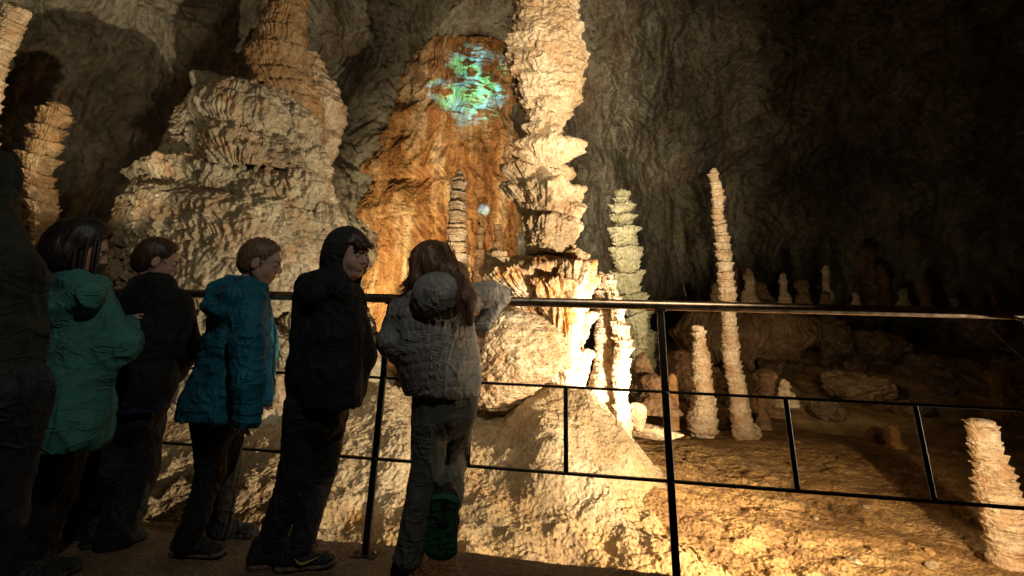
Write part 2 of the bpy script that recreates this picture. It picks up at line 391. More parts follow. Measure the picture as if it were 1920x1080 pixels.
def formation(name, label, cat, pts, Y, mat, layers=(), flute=None, lump=None, pit=None, cap=True, ell=.9, seed=0, res=1.7, tilt=(0, 0), group=None, fine=.006, steps=None, parent=None, tlimit=(40, 1100), capr=1.1):
    """pts: top to bottom (px, py, half width px) in the photograph's pixels, laid out at distance Y"""
    C = np.array([J(a, b, Y) for a, b, _ in pts]); r = np.array([np.linalg.norm(J(a + w, b, Y) - J(a, b, Y)) for a, b, w in pts])
    py = np.array([b for _, b, _ in pts], float)
    s = np.concatenate([[0], np.cumsum(np.linalg.norm(np.diff(C, axis=0), axis=1))])
    L = s[-1]; ns = int(np.clip((py.max() - py.min()) / res, 30, 1200)); nt_ = int(np.clip(2 * np.pi * max(p[2] for p in pts) / res, 40, tlimit[1]))
    ss = np.linspace(0, L, ns)
    if cap:  # finer rings near the top dome
        ss = L * (np.linspace(0, 1, ns) ** 1.12)
    c = np.stack([np.interp(ss, s, C[:, k]) for k in range(3)], 1); rr = np.interp(ss, s, r)
    k = max(3, ns // 60); ker = np.hanning(k + 2)[1:-1]; ker /= ker.sum()
    pad = lambda a: np.convolve(np.pad(a, (k // 2, k - 1 - k // 2), mode='edge'), ker, 'valid')
    rr = pad(rr); c[:, 0] = pad(c[:, 0])
    env = np.ones(ns)
    if cap:
        rt = r[0] * capr; q = np.clip(ss / rt, 0, 1); env = np.sqrt(np.clip(1 - (1 - q) ** 2, 0, 1)); env[0] = 1e-3
    th = np.linspace(0, 2 * np.pi, nt_, endpoint=False)
    D = np.stack([np.cos(th), np.sin(th), 0 * th], -1)[None].repeat(ns, 0)
    Rm = rr[:, None] * env[:, None]
    P = c[:, None] + D * Rm[..., None] * np.array([1, ell, 1])
    Ps = P + np.array([seed * 3.7, seed * 1.9, 0])
    h = P[..., 2] + tilt[0] * (P[..., 0] - c[:, None, 0]) + tilt[1] * (P[..., 1] - c[:, None, 1])
    disp = np.zeros(P.shape[:2])
    tmain = None
    for i, ly in enumerate(layers):
        ly = dict(ly); rel = ly.pop('rel', False); zr = ly.pop('z', None)
        d, t = plates(h, D, Ps, seed=seed * 7 + i, **ly)
        if rel: d = d * np.clip(rr[:, None] / rr.max(), .35, 1)
        if zr:
            d = d * np.clip((h - zr[0]) / .15, 0, 1) * np.clip((zr[1] - h) / .15, 0, 1)
        if i == 0: tmain = t
        disp += d
    if flute:
        fr, am = flute
        n = noise(np.stack([D[..., 0] * fr, D[..., 1] * fr, h * 1.3 + seed], -1), 1, seed + 2)
        n = 1 - np.abs(n) * 2.6
        n += .5 * (1 - 2.4 * np.abs(noise(np.stack([D[..., 0] * fr * 2.3, D[..., 1] * fr * 2.3, h * 2.6], -1), 1, seed + 4)))
        disp += am * n * (1 if tmain is None else .35 + .65 * tmain)
    if lump:
        fr, am = lump
        disp += am * fbm(Ps, fr, 4, seed + 9)
    if pit:
        fr, am = pit
        Pw = Ps + .35 / np.max(fr) * np.stack([noise(Ps, np.max(fr) * .8, 5), noise(Ps, np.max(fr) * .8, 6), noise(Ps, np.max(fr) * .8, 7)], -1)
        disp += am * (.55 - worley(Pw, fr, seed)) + am * .42 * (.5 - worley(Pw, np.array(fr) * 2.2, seed + 1))
    disp = disp * np.clip(env * 1.2, 0, 1)[:, None]
    if fine: disp = disp + fine * fbm(Ps, 28, 2, seed + 20, ridged=True) * env[:, None]
    V = P + D * disp[..., None] * np.array([1, ell, 1])
    V[..., 2] += (.35 * fine) * noise(Ps, 40, seed + 30)
    org = c[-1].copy()
    o = mesh_obj(name, V.reshape(-1, 3), grid_faces(ns, nt_, True), mat, parent, True, org if parent is None else parent.location)
    if label: tag(o, label, cat, group)
    return o


def edges(rows):
    return [((a + b) / 2, y, (b - a) / 2) for y, a, b in rows]


def petal(name, rim, base, Y, mat, parent=None, label=None, dome=.3, flute=(7, .06), ragged=.22, p=1.3, ell=.8, seed=0, dy=0.0, pit=(10, .03), droop=.15, dbase=0.0, res=1.4, lob=1.3, tx=0.0):
    """a fluted cup or a drooping shelf of calcite: outer wall from the base ring to a ragged rim, domed lumpy top"""
    Yr = Y + dy
    Cr = J(rim[0], rim[1], Yr); rr = np.linalg.norm(J(rim[0] + rim[2], rim[1], Yr) - Cr)
    Cb = J(base[0], base[1], Yr + dbase); rb = np.linalg.norm(J(base[0] + base[2], base[1], Yr + dbase) - Cb)
    nth = int(np.clip(2 * np.pi * rim[2] / res, 60, 700)); H = max(abs(base[1] - rim[1]), rim[2] * .3)
    nw = int(np.clip(H / res, 16, 300)); nt2 = int(np.clip(rim[2] / res, 14, 220))
    th = np.linspace(0, 2 * np.pi, nth, endpoint=False); c, s_ = np.cos(th), np.sin(th)
    q = lambda f, k: noise(np.stack([c * f, s_ * f, 0 * c + seed * 3.3 + k], -1))
    R1 = 1 + ragged * (1.1 * q(lob, 1) + .55 * q(3.2, 2) + .3 * q(8, 3) + .2 * q(17, 4))
    Zr = rr * droop * (q(1.2, 5) + .5 * q(4, 6) + .3 * q(12, 7)) - tx * rr * c
    v = np.linspace(0, 1, nw)[:, None]
    hh = np.linalg.norm(Cr - Cb)
    wp_ = .30 * noise(np.stack([c[None] * 2 + 0 * v, s_[None] * 2 + 0 * v, v * hh * 2 + seed + 0 * c], -1), 1, 8); ct_, st_ = np.cos(th[None] + wp_), np.sin(th[None] + wp_)
    fl = 1 - 2.4 * np.abs(noise(np.stack([ct_ * flute[0], st_ * flute[0], v * hh * 1.0 + seed + 0 * c], -1), 1, 2))
    fl = fl + .5 * (1 - 2.4 * np.abs(noise(np.stack([ct_ * flute[0] * 2.4, st_ * flute[0] * 2.4, v * hh * 2.5 + seed + 0 * c], -1), 1, 3)))
    wz = np.stack([c[None] * 1.3 + 0 * v, s_[None] * 1.3 + 0 * v, v * hh * 2.2 + seed + 0 * c], -1)
    fl = fl * np.clip(.55 + 1.6 * noise(wz, 1.7, 9), .05, 1.6)
    pl = fbm(np.stack([c[None] * rr * 2 + 0 * v, s_[None] * rr * 2 + 0 * v, v * hh * 9 + seed + 0 * c], -1), 1.6, 3, seed, ridged=True)
    rw = rb * (1 - v ** p) + rr * R1[None] * v ** p + flute[1] * fl * (.25 + .75 * v) + .022 * pl
    Cw = Cb + (Cr - Cb) * v
    wall = np.stack([Cw[:, :1] + rw * c, Cw[:, 1:2] + rw * s_ * ell, Cw[:, 2:] + Zr[None] * v ** 2], -1)
    u = np.linspace(0, 1, nt2 + 1)[1:, None]  # rim to centre
    k = np.cos(u * np.pi / 2) if dome >= 0 else 1 - u
    k[-1] = 1e-3
    zt = rr * dome * np.sin(u * np.pi / 2) + Zr[None] * k ** 2
    top = np.stack([Cr[0] + rw[-1] * k * c, Cr[1] + rw[-1] * k * s_ * ell, Cr[2] + zt], -1)
    V = np.concatenate([wall, top], 0)
    nrm = V - (Cr - np.array([0, 0, rr * .4])); nrm /= np.linalg.norm(nrm, axis=-1)[..., None]
    Ps = V + seed * 2.1
    env = np.concatenate([np.ones(nw), np.clip(k[:, 0] * 4, 0, 1)])[:, None]
    d = pit[1] * (.5 - worley(Ps + .03 * noise(Ps, 9, 3)[..., None], pit[0], seed)) + pit[1] * .42 * (.5 - worley(Ps, pit[0] * 2.2, seed + 1)) + .12 * rr * fbm(Ps, 1.2 / rr, 3, seed + 1) + .006 * fbm(Ps, 26, 2, seed + 4, ridged=True)
    V = V + nrm * (d * env)[..., None]
    if parent is None: o = mesh_obj(name, V.reshape(-1, 3), grid_faces(V.shape[0], nth, True), mat, None, True, Cb)
    else: o = mesh_obj(name, V.reshape(-1, 3), grid_faces(V.shape[0], nth, True), mat, parent, True, parent.location)
    if label and parent is None: tag(o, label, 'flowstone')
    return o

# ------------------------------------------------------------------ the setting: walls and roof of the cave
def wall_dir(P, az):
    pass


def cave_wall():
    O = np.array([0, 4.0, 0.5])
    # azimuths: dense where the view looks
    a1 = np.linspace(-100, -12, 60, endpoint=False); a2 = np.linspace(-12, 165, 1150, endpoint=False); a3 = np.linspace(165, 260, 60)
    az = np.radians(np.concatenate([a1, a2, a3])[:-1]); na = len(az)
    ph = np.radians(np.concatenate([np.linspace(-25, 0, 70, endpoint=False), np.linspace(0, 58, 560, endpoint=False), np.linspace(58, 90, 60)])); nph = len(ph)
    Rw = np.interp(np.degrees(az), [-100, -90, -40, 0, 30, 55, 75, 90, 110, 135, 160, 180, 220, 260], [7, 7, 13, 22, 23, 18, 12.5, 9.8, 9.2, 9.2, 9.2, 8.5, 6.8, 7])
    Hh = 12.5
    A, B = np.meshgrid(az, ph, indexing='xy')
    cb = np.clip(np.cos(B), 1e-4, 1) ** .62; sb = np.sin(B)
    Rr = Rw[None, :]
    P = O + np.stack([np.cos(A) * Rr * cb, np.sin(A) * Rr * cb, Hh * sb], -1)
    Nn = np.stack([np.cos(A) * cb, np.sin(A) * cb, sb * .9], -1); Nn /= np.linalg.norm(Nn, axis=-1)[..., None]
    wp = P + .8 * np.stack([fbm(P, .5, 2, 41), fbm(P, .5, 2, 42), fbm(P, .5, 2, 43)], -1)
    d = 1.5 * fbm(P, .16, 3, 1) + .55 * fbm(wp, (.55, .55, .22), 4, 5, ridged=True) + .22 * fbm(wp, (1.6, 1.6, .5), 4, 8, ridged=True)
    mk = np.clip(.5 + 2.2 * noise(P, .22, 51), 0, 1)
    d += .30 * (1 - mk) * fbm(wp, (2.6, 2.6, .28), 3, 53, ridged=True)
    d += (.04 + .17 * mk) * fbm(wp, (4.0, 4.0, 1.6), 4, 12, ridged=True) + .07 * fbm(P, 7, 4, 15)
    # sweeping strata high on the right
    st = fbm(np.stack([P[..., 0] * .25 + P[..., 2] * .1, P[..., 1] * .2, P[..., 2] * 1.1 - P[..., 0] * .55], -1), 1.1, 4, 19, ridged=True)
    d += .35 * st * np.clip((P[..., 0] - 2) / 5, 0, 1) * np.clip((P[..., 2] - 3) / 3, 0, 1)

    def bulge(px, py, Y, rad, amt, sx=1.0, sz=1.0):
        nonlocal d
        c = J(px, py, Y)
        q = ((P[..., 0] - c[0]) / sx) ** 2 + ((P[..., 1] - c[1])) ** 2 * .25 + ((P[..., 2] - c[2]) / sz) ** 2
        d -= amt * np.exp(-q / rad ** 2)
    # negative d pushes the rock inwards (towards the cave)
    bulge(220, 90, 12, 2.6, 2.2, 1.2, 1.0); bulge(60, 330, 11, 1.6, 1.0)
    bulge(690, 300, 14, 1.1, -2.4, .8, 2.4); bulge(820, 20, 13, 1.7, 1.6, 1.6, .6)
    bulge(1200, 120, 13, 1.6, 1.4, .8, 2.0); bulge(420, 420, 12, 1.3, -1.6, .8, 1.8)
    bulge(850, 260, 13, 1.7, -1.3, .9, 1.8); bulge(1330, 330, 16, 1.4, 1.0, .6, 2.0); bulge(1250, 420, 15, 1.0, -1.2, .6, 2)
    V = P + Nn * d[..., None]
    mesh = mesh_obj('cave_wall', V.reshape(-1, 3), grid_faces(nph, na, True), M['wall'])
    kind(mesh, 'structure')


cave_wall()

P1 = G(685, 1040); P2 = G(1270, 1103); DR = (P2 - P1); PANEL = np.linalg.norm(DR); DR = DR / PANEL; NR = np.array([-DR[1], DR[0], 0])  # NR points away from the viewer


def rail_pt(t, z, off=0.0):
    return P1 + DR * t + NR * off + np.array([0, 0, z])


def floor_z(X, Yv):
    P = np.stack([X, Yv, 0 * X], -1)
    off = (X - P1[0]) * NR[0] + (Yv - P1[1]) * NR[1]  # distance beyond the railing
    z = -.74 + .16 * fbm(P, .35, 3, 60)
    z += .28 * np.exp(-((X + 2.2) ** 2 / 3.5 + (Yv - 4.3) ** 2 / 3))      # rise towards the big flowstone
    z += .10 * np.clip(X - 3.5, 0, 6) * np.clip((Yv - 6) / 5, 0, 1) * .3
    z += np.clip(Yv - 11, 0, 20) * .05
    rr_ = np.clip((Yv - 9.5) / 3, 0, 1) * np.clip((X - 3.0) / 2, 0, 1)
    z += rr_ * (.25 + .45 * fbm(P, .55, 4, 81, ridged=True) + .16 * fbm(P, 2.2, 4, 85, ridged=True))
    z += .55 * np.exp(-((X - .2) ** 2 / 2.2 + (Yv - 5.6) ** 2 / 1.2)) + .45 * np.exp(-((X + 1.2) ** 2 / .9 + (Yv - 5.0) ** 2 / 1.0))
    q = np.clip((off - .12) / .55, 0, 1); q = q * q * (3 - 2 * q)
    left = np.clip((.2 - X) / 1.2, 0, 1)
    q2 = np.clip((off - .12) / 1.6, 0, 1)
    q = q * (1 - left * .25) + q2 * left * .25
    z = -.10 * (1 - q) + z * q
    # fine relief
    far = np.clip(1.2 - Yv / 14, .25, 1)
    wp = P + .12 * np.stack([noise(P, 2.2, 71), noise(P, 2.2, 72), 0 * X], -1)
    r = .05 * fbm(wp, 1.6, 4, 62, ridged=True) + (.012 + .05 * np.clip(.2 + 2.4 * noise(P, .8, 78), 0, 1)) * fbm(wp, 6, 4, 64) + .05 * (.5 - worley(wp, 6, 3)) * np.clip(2.4 * noise(P, .9, 77), 0, 1) + .010 * fbm(P, 30, 2, 66, ridged=True)
    r += .05 * fbm(np.stack([X * .5, Yv * 3.2 + X * .6, 0 * X], -1), 1, 3, 68, ridged=True) * np.clip((Yv - 5) / 2, 0, 1)
    z = z + r * np.clip(off / .25, .12, 1) * far * (1 + left * .8)
    return z


def cave_floor():
    a = np.concatenate([np.linspace(-185, -55, 50, endpoint=False), np.linspace(-55, 55, 1100, endpoint=False), np.linspace(55, 175, 45)])
    a = np.radians(a); rr = np.concatenate([[.02, .5, 1.0, 1.5], np.exp(np.linspace(math.log(2.0), math.log(9), 620)), np.exp(np.linspace(math.log(9.1), math.log(32), 200))])
    A, Rr = np.meshgrid(a, rr, indexing='xy')
    X = np.sin(A) * Rr; Yv = np.cos(A) * Rr
    Z = floor_z(X, Yv)
    kind(mesh_obj('cave_floor', np.stack([X, Yv, Z], -1).reshape(-1, 3), grid_faces(len(rr), len(a), True), M['floor']), 'structure')


cave_floor()


def path():
    # worn gravel walkway, a slab whose edge runs just beyond the railing
    t = np.linspace(-9, 9, 900); o = np.concatenate([np.linspace(-4.5, -1.2, 20, endpoint=False), np.linspace(-1.2, .10, 160)])
    T, O = np.meshgrid(t, o, indexing='xy')
    X = P1[0] + DR[0] * T + NR[0] * O; Yv = P1[1] + DR[1] * T + NR[1] * O
    edge = .03 * noise(np.stack([T, 0 * T, 0 * T], -1), 3.0, 5) + .012 * noise(np.stack([T, 0 * T, 0 * T], -1), 14.0, 6)
    w = np.clip((O + .5) / .6, 0, 1); X = X + NR[0] * edge * w; Yv = Yv + NR[1] * edge * w
    P = np.stack([X, Yv, 0 * X], -1)
    Z = .004 * fbm(P, 3, 3, 31) + .004 * fbm(P, 22, 3, 33, ridged=True)
    top = np.stack([X, Yv, Z], -1)
    side = top[-1:] + np.array([0, 0, -1]) * np.linspace(.01, .3, 12)[:, None, None] + NR * .01
    V = np.concatenate([top, side], 0)
    kind(mesh_obj('path', V.reshape(-1, 3), grid_faces(V.shape[0], V.shape[1]), M['path']), 'structure')


path()


def flow_slope():
    """one continuous rippled flowstone slope from the shelved giant to the foot of the tallest stalagmite"""
    x = np.linspace(-4.2, 1.85, 980); y = np.concatenate([np.linspace(2.75, 5.2, 620, endpoint=False), np.linspace(5.2, 7.2, 140)])
    X, Yv = np.meshgrid(x, y, indexing='xy'); P = np.stack([X, Yv, 0 * X], -1)
    wx = X + .34 * noise(P, 1.3, 91) + .13 * noise(P, 4, 92); wy = Yv + .22 * noise(P, 1.3, 93) + .08 * noise(P, 4, 94)
    cones = []
    for cx, cy, top, drop, r, p in [(.42, 5.55, .34, 1.15, 1.36, 1.35), (-.35, 5.5, .05, .9, 1.5, 1.3), (-1.25, 5.35, .28, 1.1, 1.9, 1.25), (-2.9, 5.6, .2, 1.0, 2.6, 1.2), (-1.9, 4.4, -.12, .7, 1.2, 1.3), (1.15, 5.35, -.22, .62, .75, 1.0), (.95, 4.1, -.50, .35, .7, 1.2), (-.5, 3.9, -.35, .5, .9, 1.2)]:
        d = np.sqrt((wx - cx) ** 2 + ((wy - cy) * .72) ** 2) / r; cones.append(top - drop * d ** p)
    C_ = np.stack(cones); k = .07; z = k * np.log(np.exp(C_ / k).sum(0))
    Q = np.stack([X, Yv, z], -1)
    # contour ripples, drip folds running downhill, popcorn
    rip = z / .055 + 1.6 * noise(Q, 2.2, 95) + .5 * noise(Q, 7, 96); t = rip - np.floor(rip)
    z = z + .016 * (t ** .7) * np.clip(.6 + 1.5 * noise(Q, 1.7, 97), 0, 1.4)
    z += .15 * fbm(Q, 1.1, 3, 98) + .055 * fbm(Q, 2.8, 4, 99, ridged=True) + .022 * (.5 - worley(Q, (9, 9, 6), 6)) + .020 * (.5 - worley(Q, (19, 19, 12), 7)) * np.clip(.7 + 1.6 * noise(Q, 1.1, 89), .15, 1.3) + .012 * fbm(Q, 22, 3, 90, ridged=True)
    base = -1.0
    z = np.maximum(z, base + .02 * noise(P, 3, 4))
    o = mesh_obj('flowstone_slope', np.stack([X, Yv, z], -1).reshape(-1, 3), grid_faces(len(y), len(x)), M['mound'])
    tag(o, 'wide rippled sandy flowstone slope beyond the railing, from the shelved giant to the central foot', 'flowstone')


flow_slope()

# ------------------------------------------------------------------ flowstone and stalagmites
giant = formation('giant_stalagmite', 'huge stack of drooping grey cream shelves towering behind the children', 'stalagmite', edges([
    (150, 385, 500), (200, 368, 556), (262, 348, 588), (298, 325, 597), (330, 305, 604), (370, 282, 620),
    (398, 266, 630), (420, 256, 645), (500, 245, 660), (600, 238, 688), (700, 232, 720), (800, 228, 755), (900, 210, 790), (1010, 170, 850)]),
    6.0, M['grey_cream'],
    layers=[dict(lam=.34, amp=.12, rag=.7, p=1.0, up=False, lob=2.0), dict(lam=.12, amp=.03, rag=1.0, p=1.2, up=False, lob=4)],
    flute=(9, .03), lump=((1.3, 1.3, 1.6), .16), pit=((8, 8, 5.5), .085), seed=3, res=1.6, tilt=(.12, 0), ell=.8, fine=.008)
for k, (rim, base, dm, rg_, dyy, el) in enumerate([
    ((452, 232, 88), (455, 285, 62), .95, .10, -.55, .8),      # domed crown
    ((540, 235, 52), (545, 290, 40), .75, .18, -.1, .8),
    ((470, 292, 112), (480, 330, 92), .45, .16, -.55, .8),
    ((555, 300, 55), (560, 350, 44), .6, .2, -.25, .8),
    ((368, 300, 58), (385, 345, 34), .25, .2, -.35, .8),
    ((420, 340, 135), (430, 378, 112), .30, .14, -.45, .75),
    ((330, 328, 78), (345, 400, 40), .2, .2, -.1, .8),
    ((545, 350, 72), (550, 400, 60), .5, .16, -.55, .8),
    ((590, 410, 46), (602, 560, 60), .8, .16, -.5, .8),
    ((446, 402, 168), (452, 580, 190), .24, .10, -.55, .75),
    ((298, 420, 50), (300, 560, 56), .4, .2, -.35, .8),
]):
    petal('shelf', rim, base, 6.0, M['grey_cream'], giant, dome=dm, ragged=rg_, dy=dyy, ell=el, seed=300 + k, flute=(11 if rim[2] > 80 else 7, .05), pit=(9, .07), droop=.10, p=.7, res=1.4, tx=[.30, .2, .28, .2, .1, .2, .0, .2, .2, .12, .0][k])
rgs = np.random.default_rng(31)
GL = np.array([(140, 372, 495), (185, 357, 560), (230, 355, 585), (300, 315, 603), (350, 262, 630), (420, 250, 645), (500, 240, 660), (640, 235, 700), (800, 228, 755)], float)
for k in range(64):
    y = 150 + 520 * ((k + .5) / 64) + rgs.uniform(-10, 10)
    x0, x1 = np.interp(y, GL[:, 0], GL[:, 1]), np.interp(y, GL[:, 0], GL[:, 2]); hw = (x1 - x0) / 2; cx = (x0 + x1) / 2
    q = rgs.uniform(-.88, .88); w = rgs.uniform(18, 46) * (.8 if y < 240 else 1.0)
    dep = -.8 * hw * 6.2 / 900 * math.sqrt(1 - q * q) + .12
    yy = y + .16 * q * hw
    petal('shelf', (cx + q * hw * .92, yy, w), (cx + q * hw * .90, yy + w * rgs.uniform(.5, 1.1), w * .66), 6.0, M['grey_cream'], giant, dome=rgs.uniform(.3, .7), ragged=.2, dy=dep, ell=.8, seed=600 + k, flute=(6, .022), pit=(9, .05), droop=.2, p=.7, res=1.6, tx=.2)
formation('stalagmite', 'tapering tan stalagmite rising out of the picture behind the shelved giant', 'stalagmite', edges([
    (-260, 528, 560), (-120, 520, 566), (0, 512, 570), (30, 502, 570), (60, 486, 569), (88, 484, 570), (98, 470, 570), (140, 474, 575), (200, 500, 600), (330, 480, 600)]),
    7.4, M['tan'],
    layers=[dict(lam=.34, amp=.12, rag=.3, p=1.0, up=True, lob=2), dict(lam=.09, amp=.03, rag=.9, p=1.2, up=True, lob=4)], flute=(8, .03), pit=((9, 9, 6), .06), seed=5, tilt=(-.1, 0))
formation('stalagmite', 'stubby brown knob growing on the left flank of the tapering tan stalagmite', 'stalagmite', edges([
    (86, 462, 494), (100, 459, 495), (125, 466, 497), (160, 480, 520)]), 7.1, M['tan'],
    layers=[dict(lam=.1, amp=.03, rag=.6)], pit=((9, 9, 6), .05), seed=6)
formation('lit_wall_bulge', 'pale lumpy bulge added for a lit patch of wall behind the shelved giant', 'flowstone', edges([
    (100, 560, 590), (130, 555, 612), (170, 550, 630), (200, 560, 645), (240, 570, 630), (270, 585, 626), (300, 575, 612), (400, 560, 620), (520, 560, 640)]),
    8.6, M['cream'], layers=[dict(lam=.3, amp=.16, rag=.8, up=False)], flute=(6, .05), lump=(1.6, .25), pit=((7, 7, 3), .1), seed=8)  # added rock shape in place of a lit, shadow-edged patch of wall

# the tall central column
column = formation('giant_stalagmite', 'tallest pale stalagmite in the middle, rough plates with a narrow waist', 'stalagmite', edges([
    (-330, 985, 1060), (-160, 968, 1078), (0, 968, 1073), (38, 966, 1086), (58, 962, 1084), (92, 956, 1095), (132, 956, 1095), (165, 968, 1090), (195, 980, 1078),
    (213, 988, 1066), (226, 988, 1054), (240, 988, 1054), (262, 984, 1060), (306, 984, 1054), (352, 982, 1064), (412, 990, 1072), (440, 990, 1072), (480, 985, 1070), (520, 985, 1080), (620, 1040, 1080), (760, 1020, 1090)]),
    6.5, M['cream'],
    layers=[dict(lam=.36, amp=.12, rag=.9, p=1.2, up=True, lob=1.6), dict(lam=.11, amp=.05, rag=1.6, p=1.2, up=True, lob=4)],
    flute=None, lump=((2.4, 2.4, 2.8), .11), pit=((9, 9, 10), .08), seed=12, res=1.3, fine=.008, tilt=(.12, 0))
for k in range(34):
    y = 22 + 180 * ((k + .5) / 34) + rgs.uniform(-5, 5)
    x0 = np.interp(y, [0, 40, 90, 135, 165, 195, 215], [970, 967, 958, 956, 969, 981, 993]); x1 = np.interp(y, [0, 40, 90, 135, 165, 195, 215], [1070, 1084, 1094, 1095, 1090, 1078, 1062])
    hw = (x1 - x0) / 2; cx = (x0 + x1) / 2; q = rgs.uniform(-.9, .9); w = rgs.uniform(12, 26)
    petal('calcite_lobe', (cx + q * hw * .9, y - w * .2, w), (cx + q * hw * .85, y + w * .7, w * .6), 6.5, M['cream'], column, dome=.45, ragged=.25, dy=-.85 * hw * 6.6 / 900 * math.sqrt(1 - q * q) + .06, seed=700 + k, flute=(5, .012), pit=(11, .035), droop=.25, p=.8, res=1.5)
for k, (rim, base, dm, rg_, dyy) in enumerate([
    ((1018, 246, 30), (1022, 285, 20), .5, .3, -.1),
    ((1030, 275, 52), (1022, 318, 26), .35, .3, -.15),
    ((982, 290, 20), (1002, 320, 14), .4, .3, -.2),
    ((978, 318, 33), (1006, 372, 16), .4, .25, -.25),
    ((1040, 325, 30), (1032, 360, 18), .5, .3, .1),
    ((972, 350, 28), (1008, 412, 16), .3, .25, -.15),
    ((1028, 352, 46), (1026, 404, 26), .3, .25, -.3),
    ((1068, 358, 26), (1046, 418, 16), .3, .3, -.1),
    ((1002, 392, 26), (1018, 440, 16), .3, .3, -.2),
    ((1066, 388, 30), (1044, 446, 18), .3, .3, -.2),
    ((1034, 418, 50), (1028, 478, 38), .35, .22, -.25),
]):
    petal('calcite_cup', rim, base, 6.5, M['cream'], column, dome=dm, ragged=rg_, dy=dyy, seed=330 + k, flute=(4.5, .022), pit=(9, .055), droop=.3, p=1.2, res=1.3)
fan = petal('flowstone_fan', (1010, 505, 92), (1066, 730, 26), 6.1, M['fan'], None, 'overlit fan of fluted calcite flaring under the tallest stalagmite, orange below', dome=.22, ragged=.20, seed=21, flute=(7, .075), pit=(10, .02), droop=.12, p=1.6, res=1.2, ell=.75)
for k, (rim, base, dm, rg_, dyy) in enumerate([
    ((960, 508, 52), (1050, 640, 22), .15, .2, -.35),
    ((1078, 496, 34), (1064, 640, 18), .25, .25, -.35),
    ((1096, 520, 22), (1072, 620, 14), .3, .3, -.25),
    ((1040, 530, 40), (1064, 690, 20), .2, .2, -.5),
    ((1094, 590, 18), (1072, 665, 12), .3, .4, -.2),
    ((1086, 662, 22), (1072, 735, 16), .3, .4, -.25),
    ((1050, 690, 30), (1058, 750, 30), .3, .3, -.3),
]):
    petal('fluted_petal', rim, base, 6.1, M['fan'], fan, dome=dm, ragged=rg_, dy=dyy, seed=350 + k, flute=(6, .045), pit=(11, .02), droop=.4, p=1.4, res=1.2)
formation('stalagmite', 'small knobbly stalagmite on the left rim of the fluted fan', 'stalagmite', edges([
    (464, 918, 938), (474, 912, 950), (488, 910, 954), (500, 906, 958), (530, 905, 965)]), 5.9, M['cream'], layers=[dict(lam=.12, amp=.05, rag=.5)], pit=((12, 12, 9), .03), seed=23)
formation('stalagmite', 'low lumpy calcite bun beside the waist of the tallest stalagmite', 'stalagmite', edges([
    (482, 975, 1010), (492, 962, 1016), (506, 955, 1020), (530, 950, 1030)]), 5.85, M['cream'], layers=[dict(lam=.1, amp=.05, rag=.5)], pit=((12, 12, 9), .03), seed=24)
petal('flowstone_fan', (1074, 478, 26), (1056, 530, 14), 6.2, M['cream'], None, 'bright jagged calcite shelf jutting right below the waist of the tallest stalagmite', dome=.3, ragged=.35, seed=25, flute=(6, .03), droop=.3)
# slabs in front of it
formation('flowstone_slab', 'big tilted slab of scaly pale flowstone leaning left below the fluted fan', 'flowstone', edges([
    (574, 935, 985), (588, 900, 1012), (620, 880, 1045), (660, 865, 1056), (700, 855, 1035), (730, 858, 1005), (752, 875, 980), (768, 900, 955)]),
    5.3, M['cream_layers'], layers=[dict(lam=.12, amp=.06, rag=1.5, p=1.0, up=False, lob=5)], lump=(1.8, .14), pit=((10, 10, 14), .05), seed=31, tilt=(-.65, .2), res=1.3, ell=.7)

# the bright twins and the stalagmites right of them
formation('stalagmite', 'slim grey cream stalagmite left of the glaring white one', 'stalagmite', edges([
    (508, 1116, 1132), (520, 1116, 1136), (560, 1118, 1146), (600, 1119, 1150), (640, 1118, 1152), (680, 1116, 1152), (720, 1105, 1160), (780, 1090, 1170), (850, 1080, 1180)]),
    6.3, M['cream_layers'], layers=[dict(lam=.10, amp=.035, rag=.6), dict(lam=.045, amp=.018, rag=.8)], lump=(4, .05), seed=41, fine=.005)
formation('stalagmite', 'glaring white knobbly stalagmite standing closest to the hidden lamp', 'stalagmite', edges([
    (512, 1136, 1148), (540, 1140, 1158), (580, 1150, 1170), (620, 1152, 1178), (650, 1154, 1186), (670, 1150, 1184), (720, 1150, 1180), (780, 1150, 1180), (830, 1142, 1184), (860, 1130, 1190)]),
    6.0, M['cream_layers'], layers=[dict(lam=.13, amp=.06, rag=.7), dict(lam=.05, amp=.02, rag=.8)], lump=(4, .06), seed=43, fine=.006)
formation('stalagmite', 'tall greenish stalagmite of stacked frills tapering to a blunt tip', 'stalagmite', edges([
    (354, 1156, 1173), (370, 1150, 1178), (392, 1150, 1182), (420, 1152, 1184), (450, 1148, 1196), (490, 1150, 1200), (510, 1156, 1196), (530, 1150, 1198), (550, 1152, 1206), (570, 1168, 1212), (600, 1175, 1215), (640, 1180, 1230), (760, 1180, 1240)]),
    10.5, M['olive'], layers=[dict(lam=.34, amp=.26, rag=.9, p=1.5, lob=2.6), dict(lam=.13, amp=.10, rag=1.1, lob=4)], flute=(8, .03), seed=45, res=1.3)
formation('stalagmite', 'ringed cream stalagmite in front of the orange wall, behind the girl', 'stalagmite', edges([
    (320, 856, 868), (334, 850, 872), (380, 842, 874), (430, 838, 874), (480, 842, 876), (540, 844, 880), (640, 846, 884)]),
    9.2, M['cream_layers'], layers=[dict(lam=.20, amp=.07, rag=.5), dict(lam=.07, amp=.02, rag=.6)], lump=(3, .05), seed=47, res=1.3)
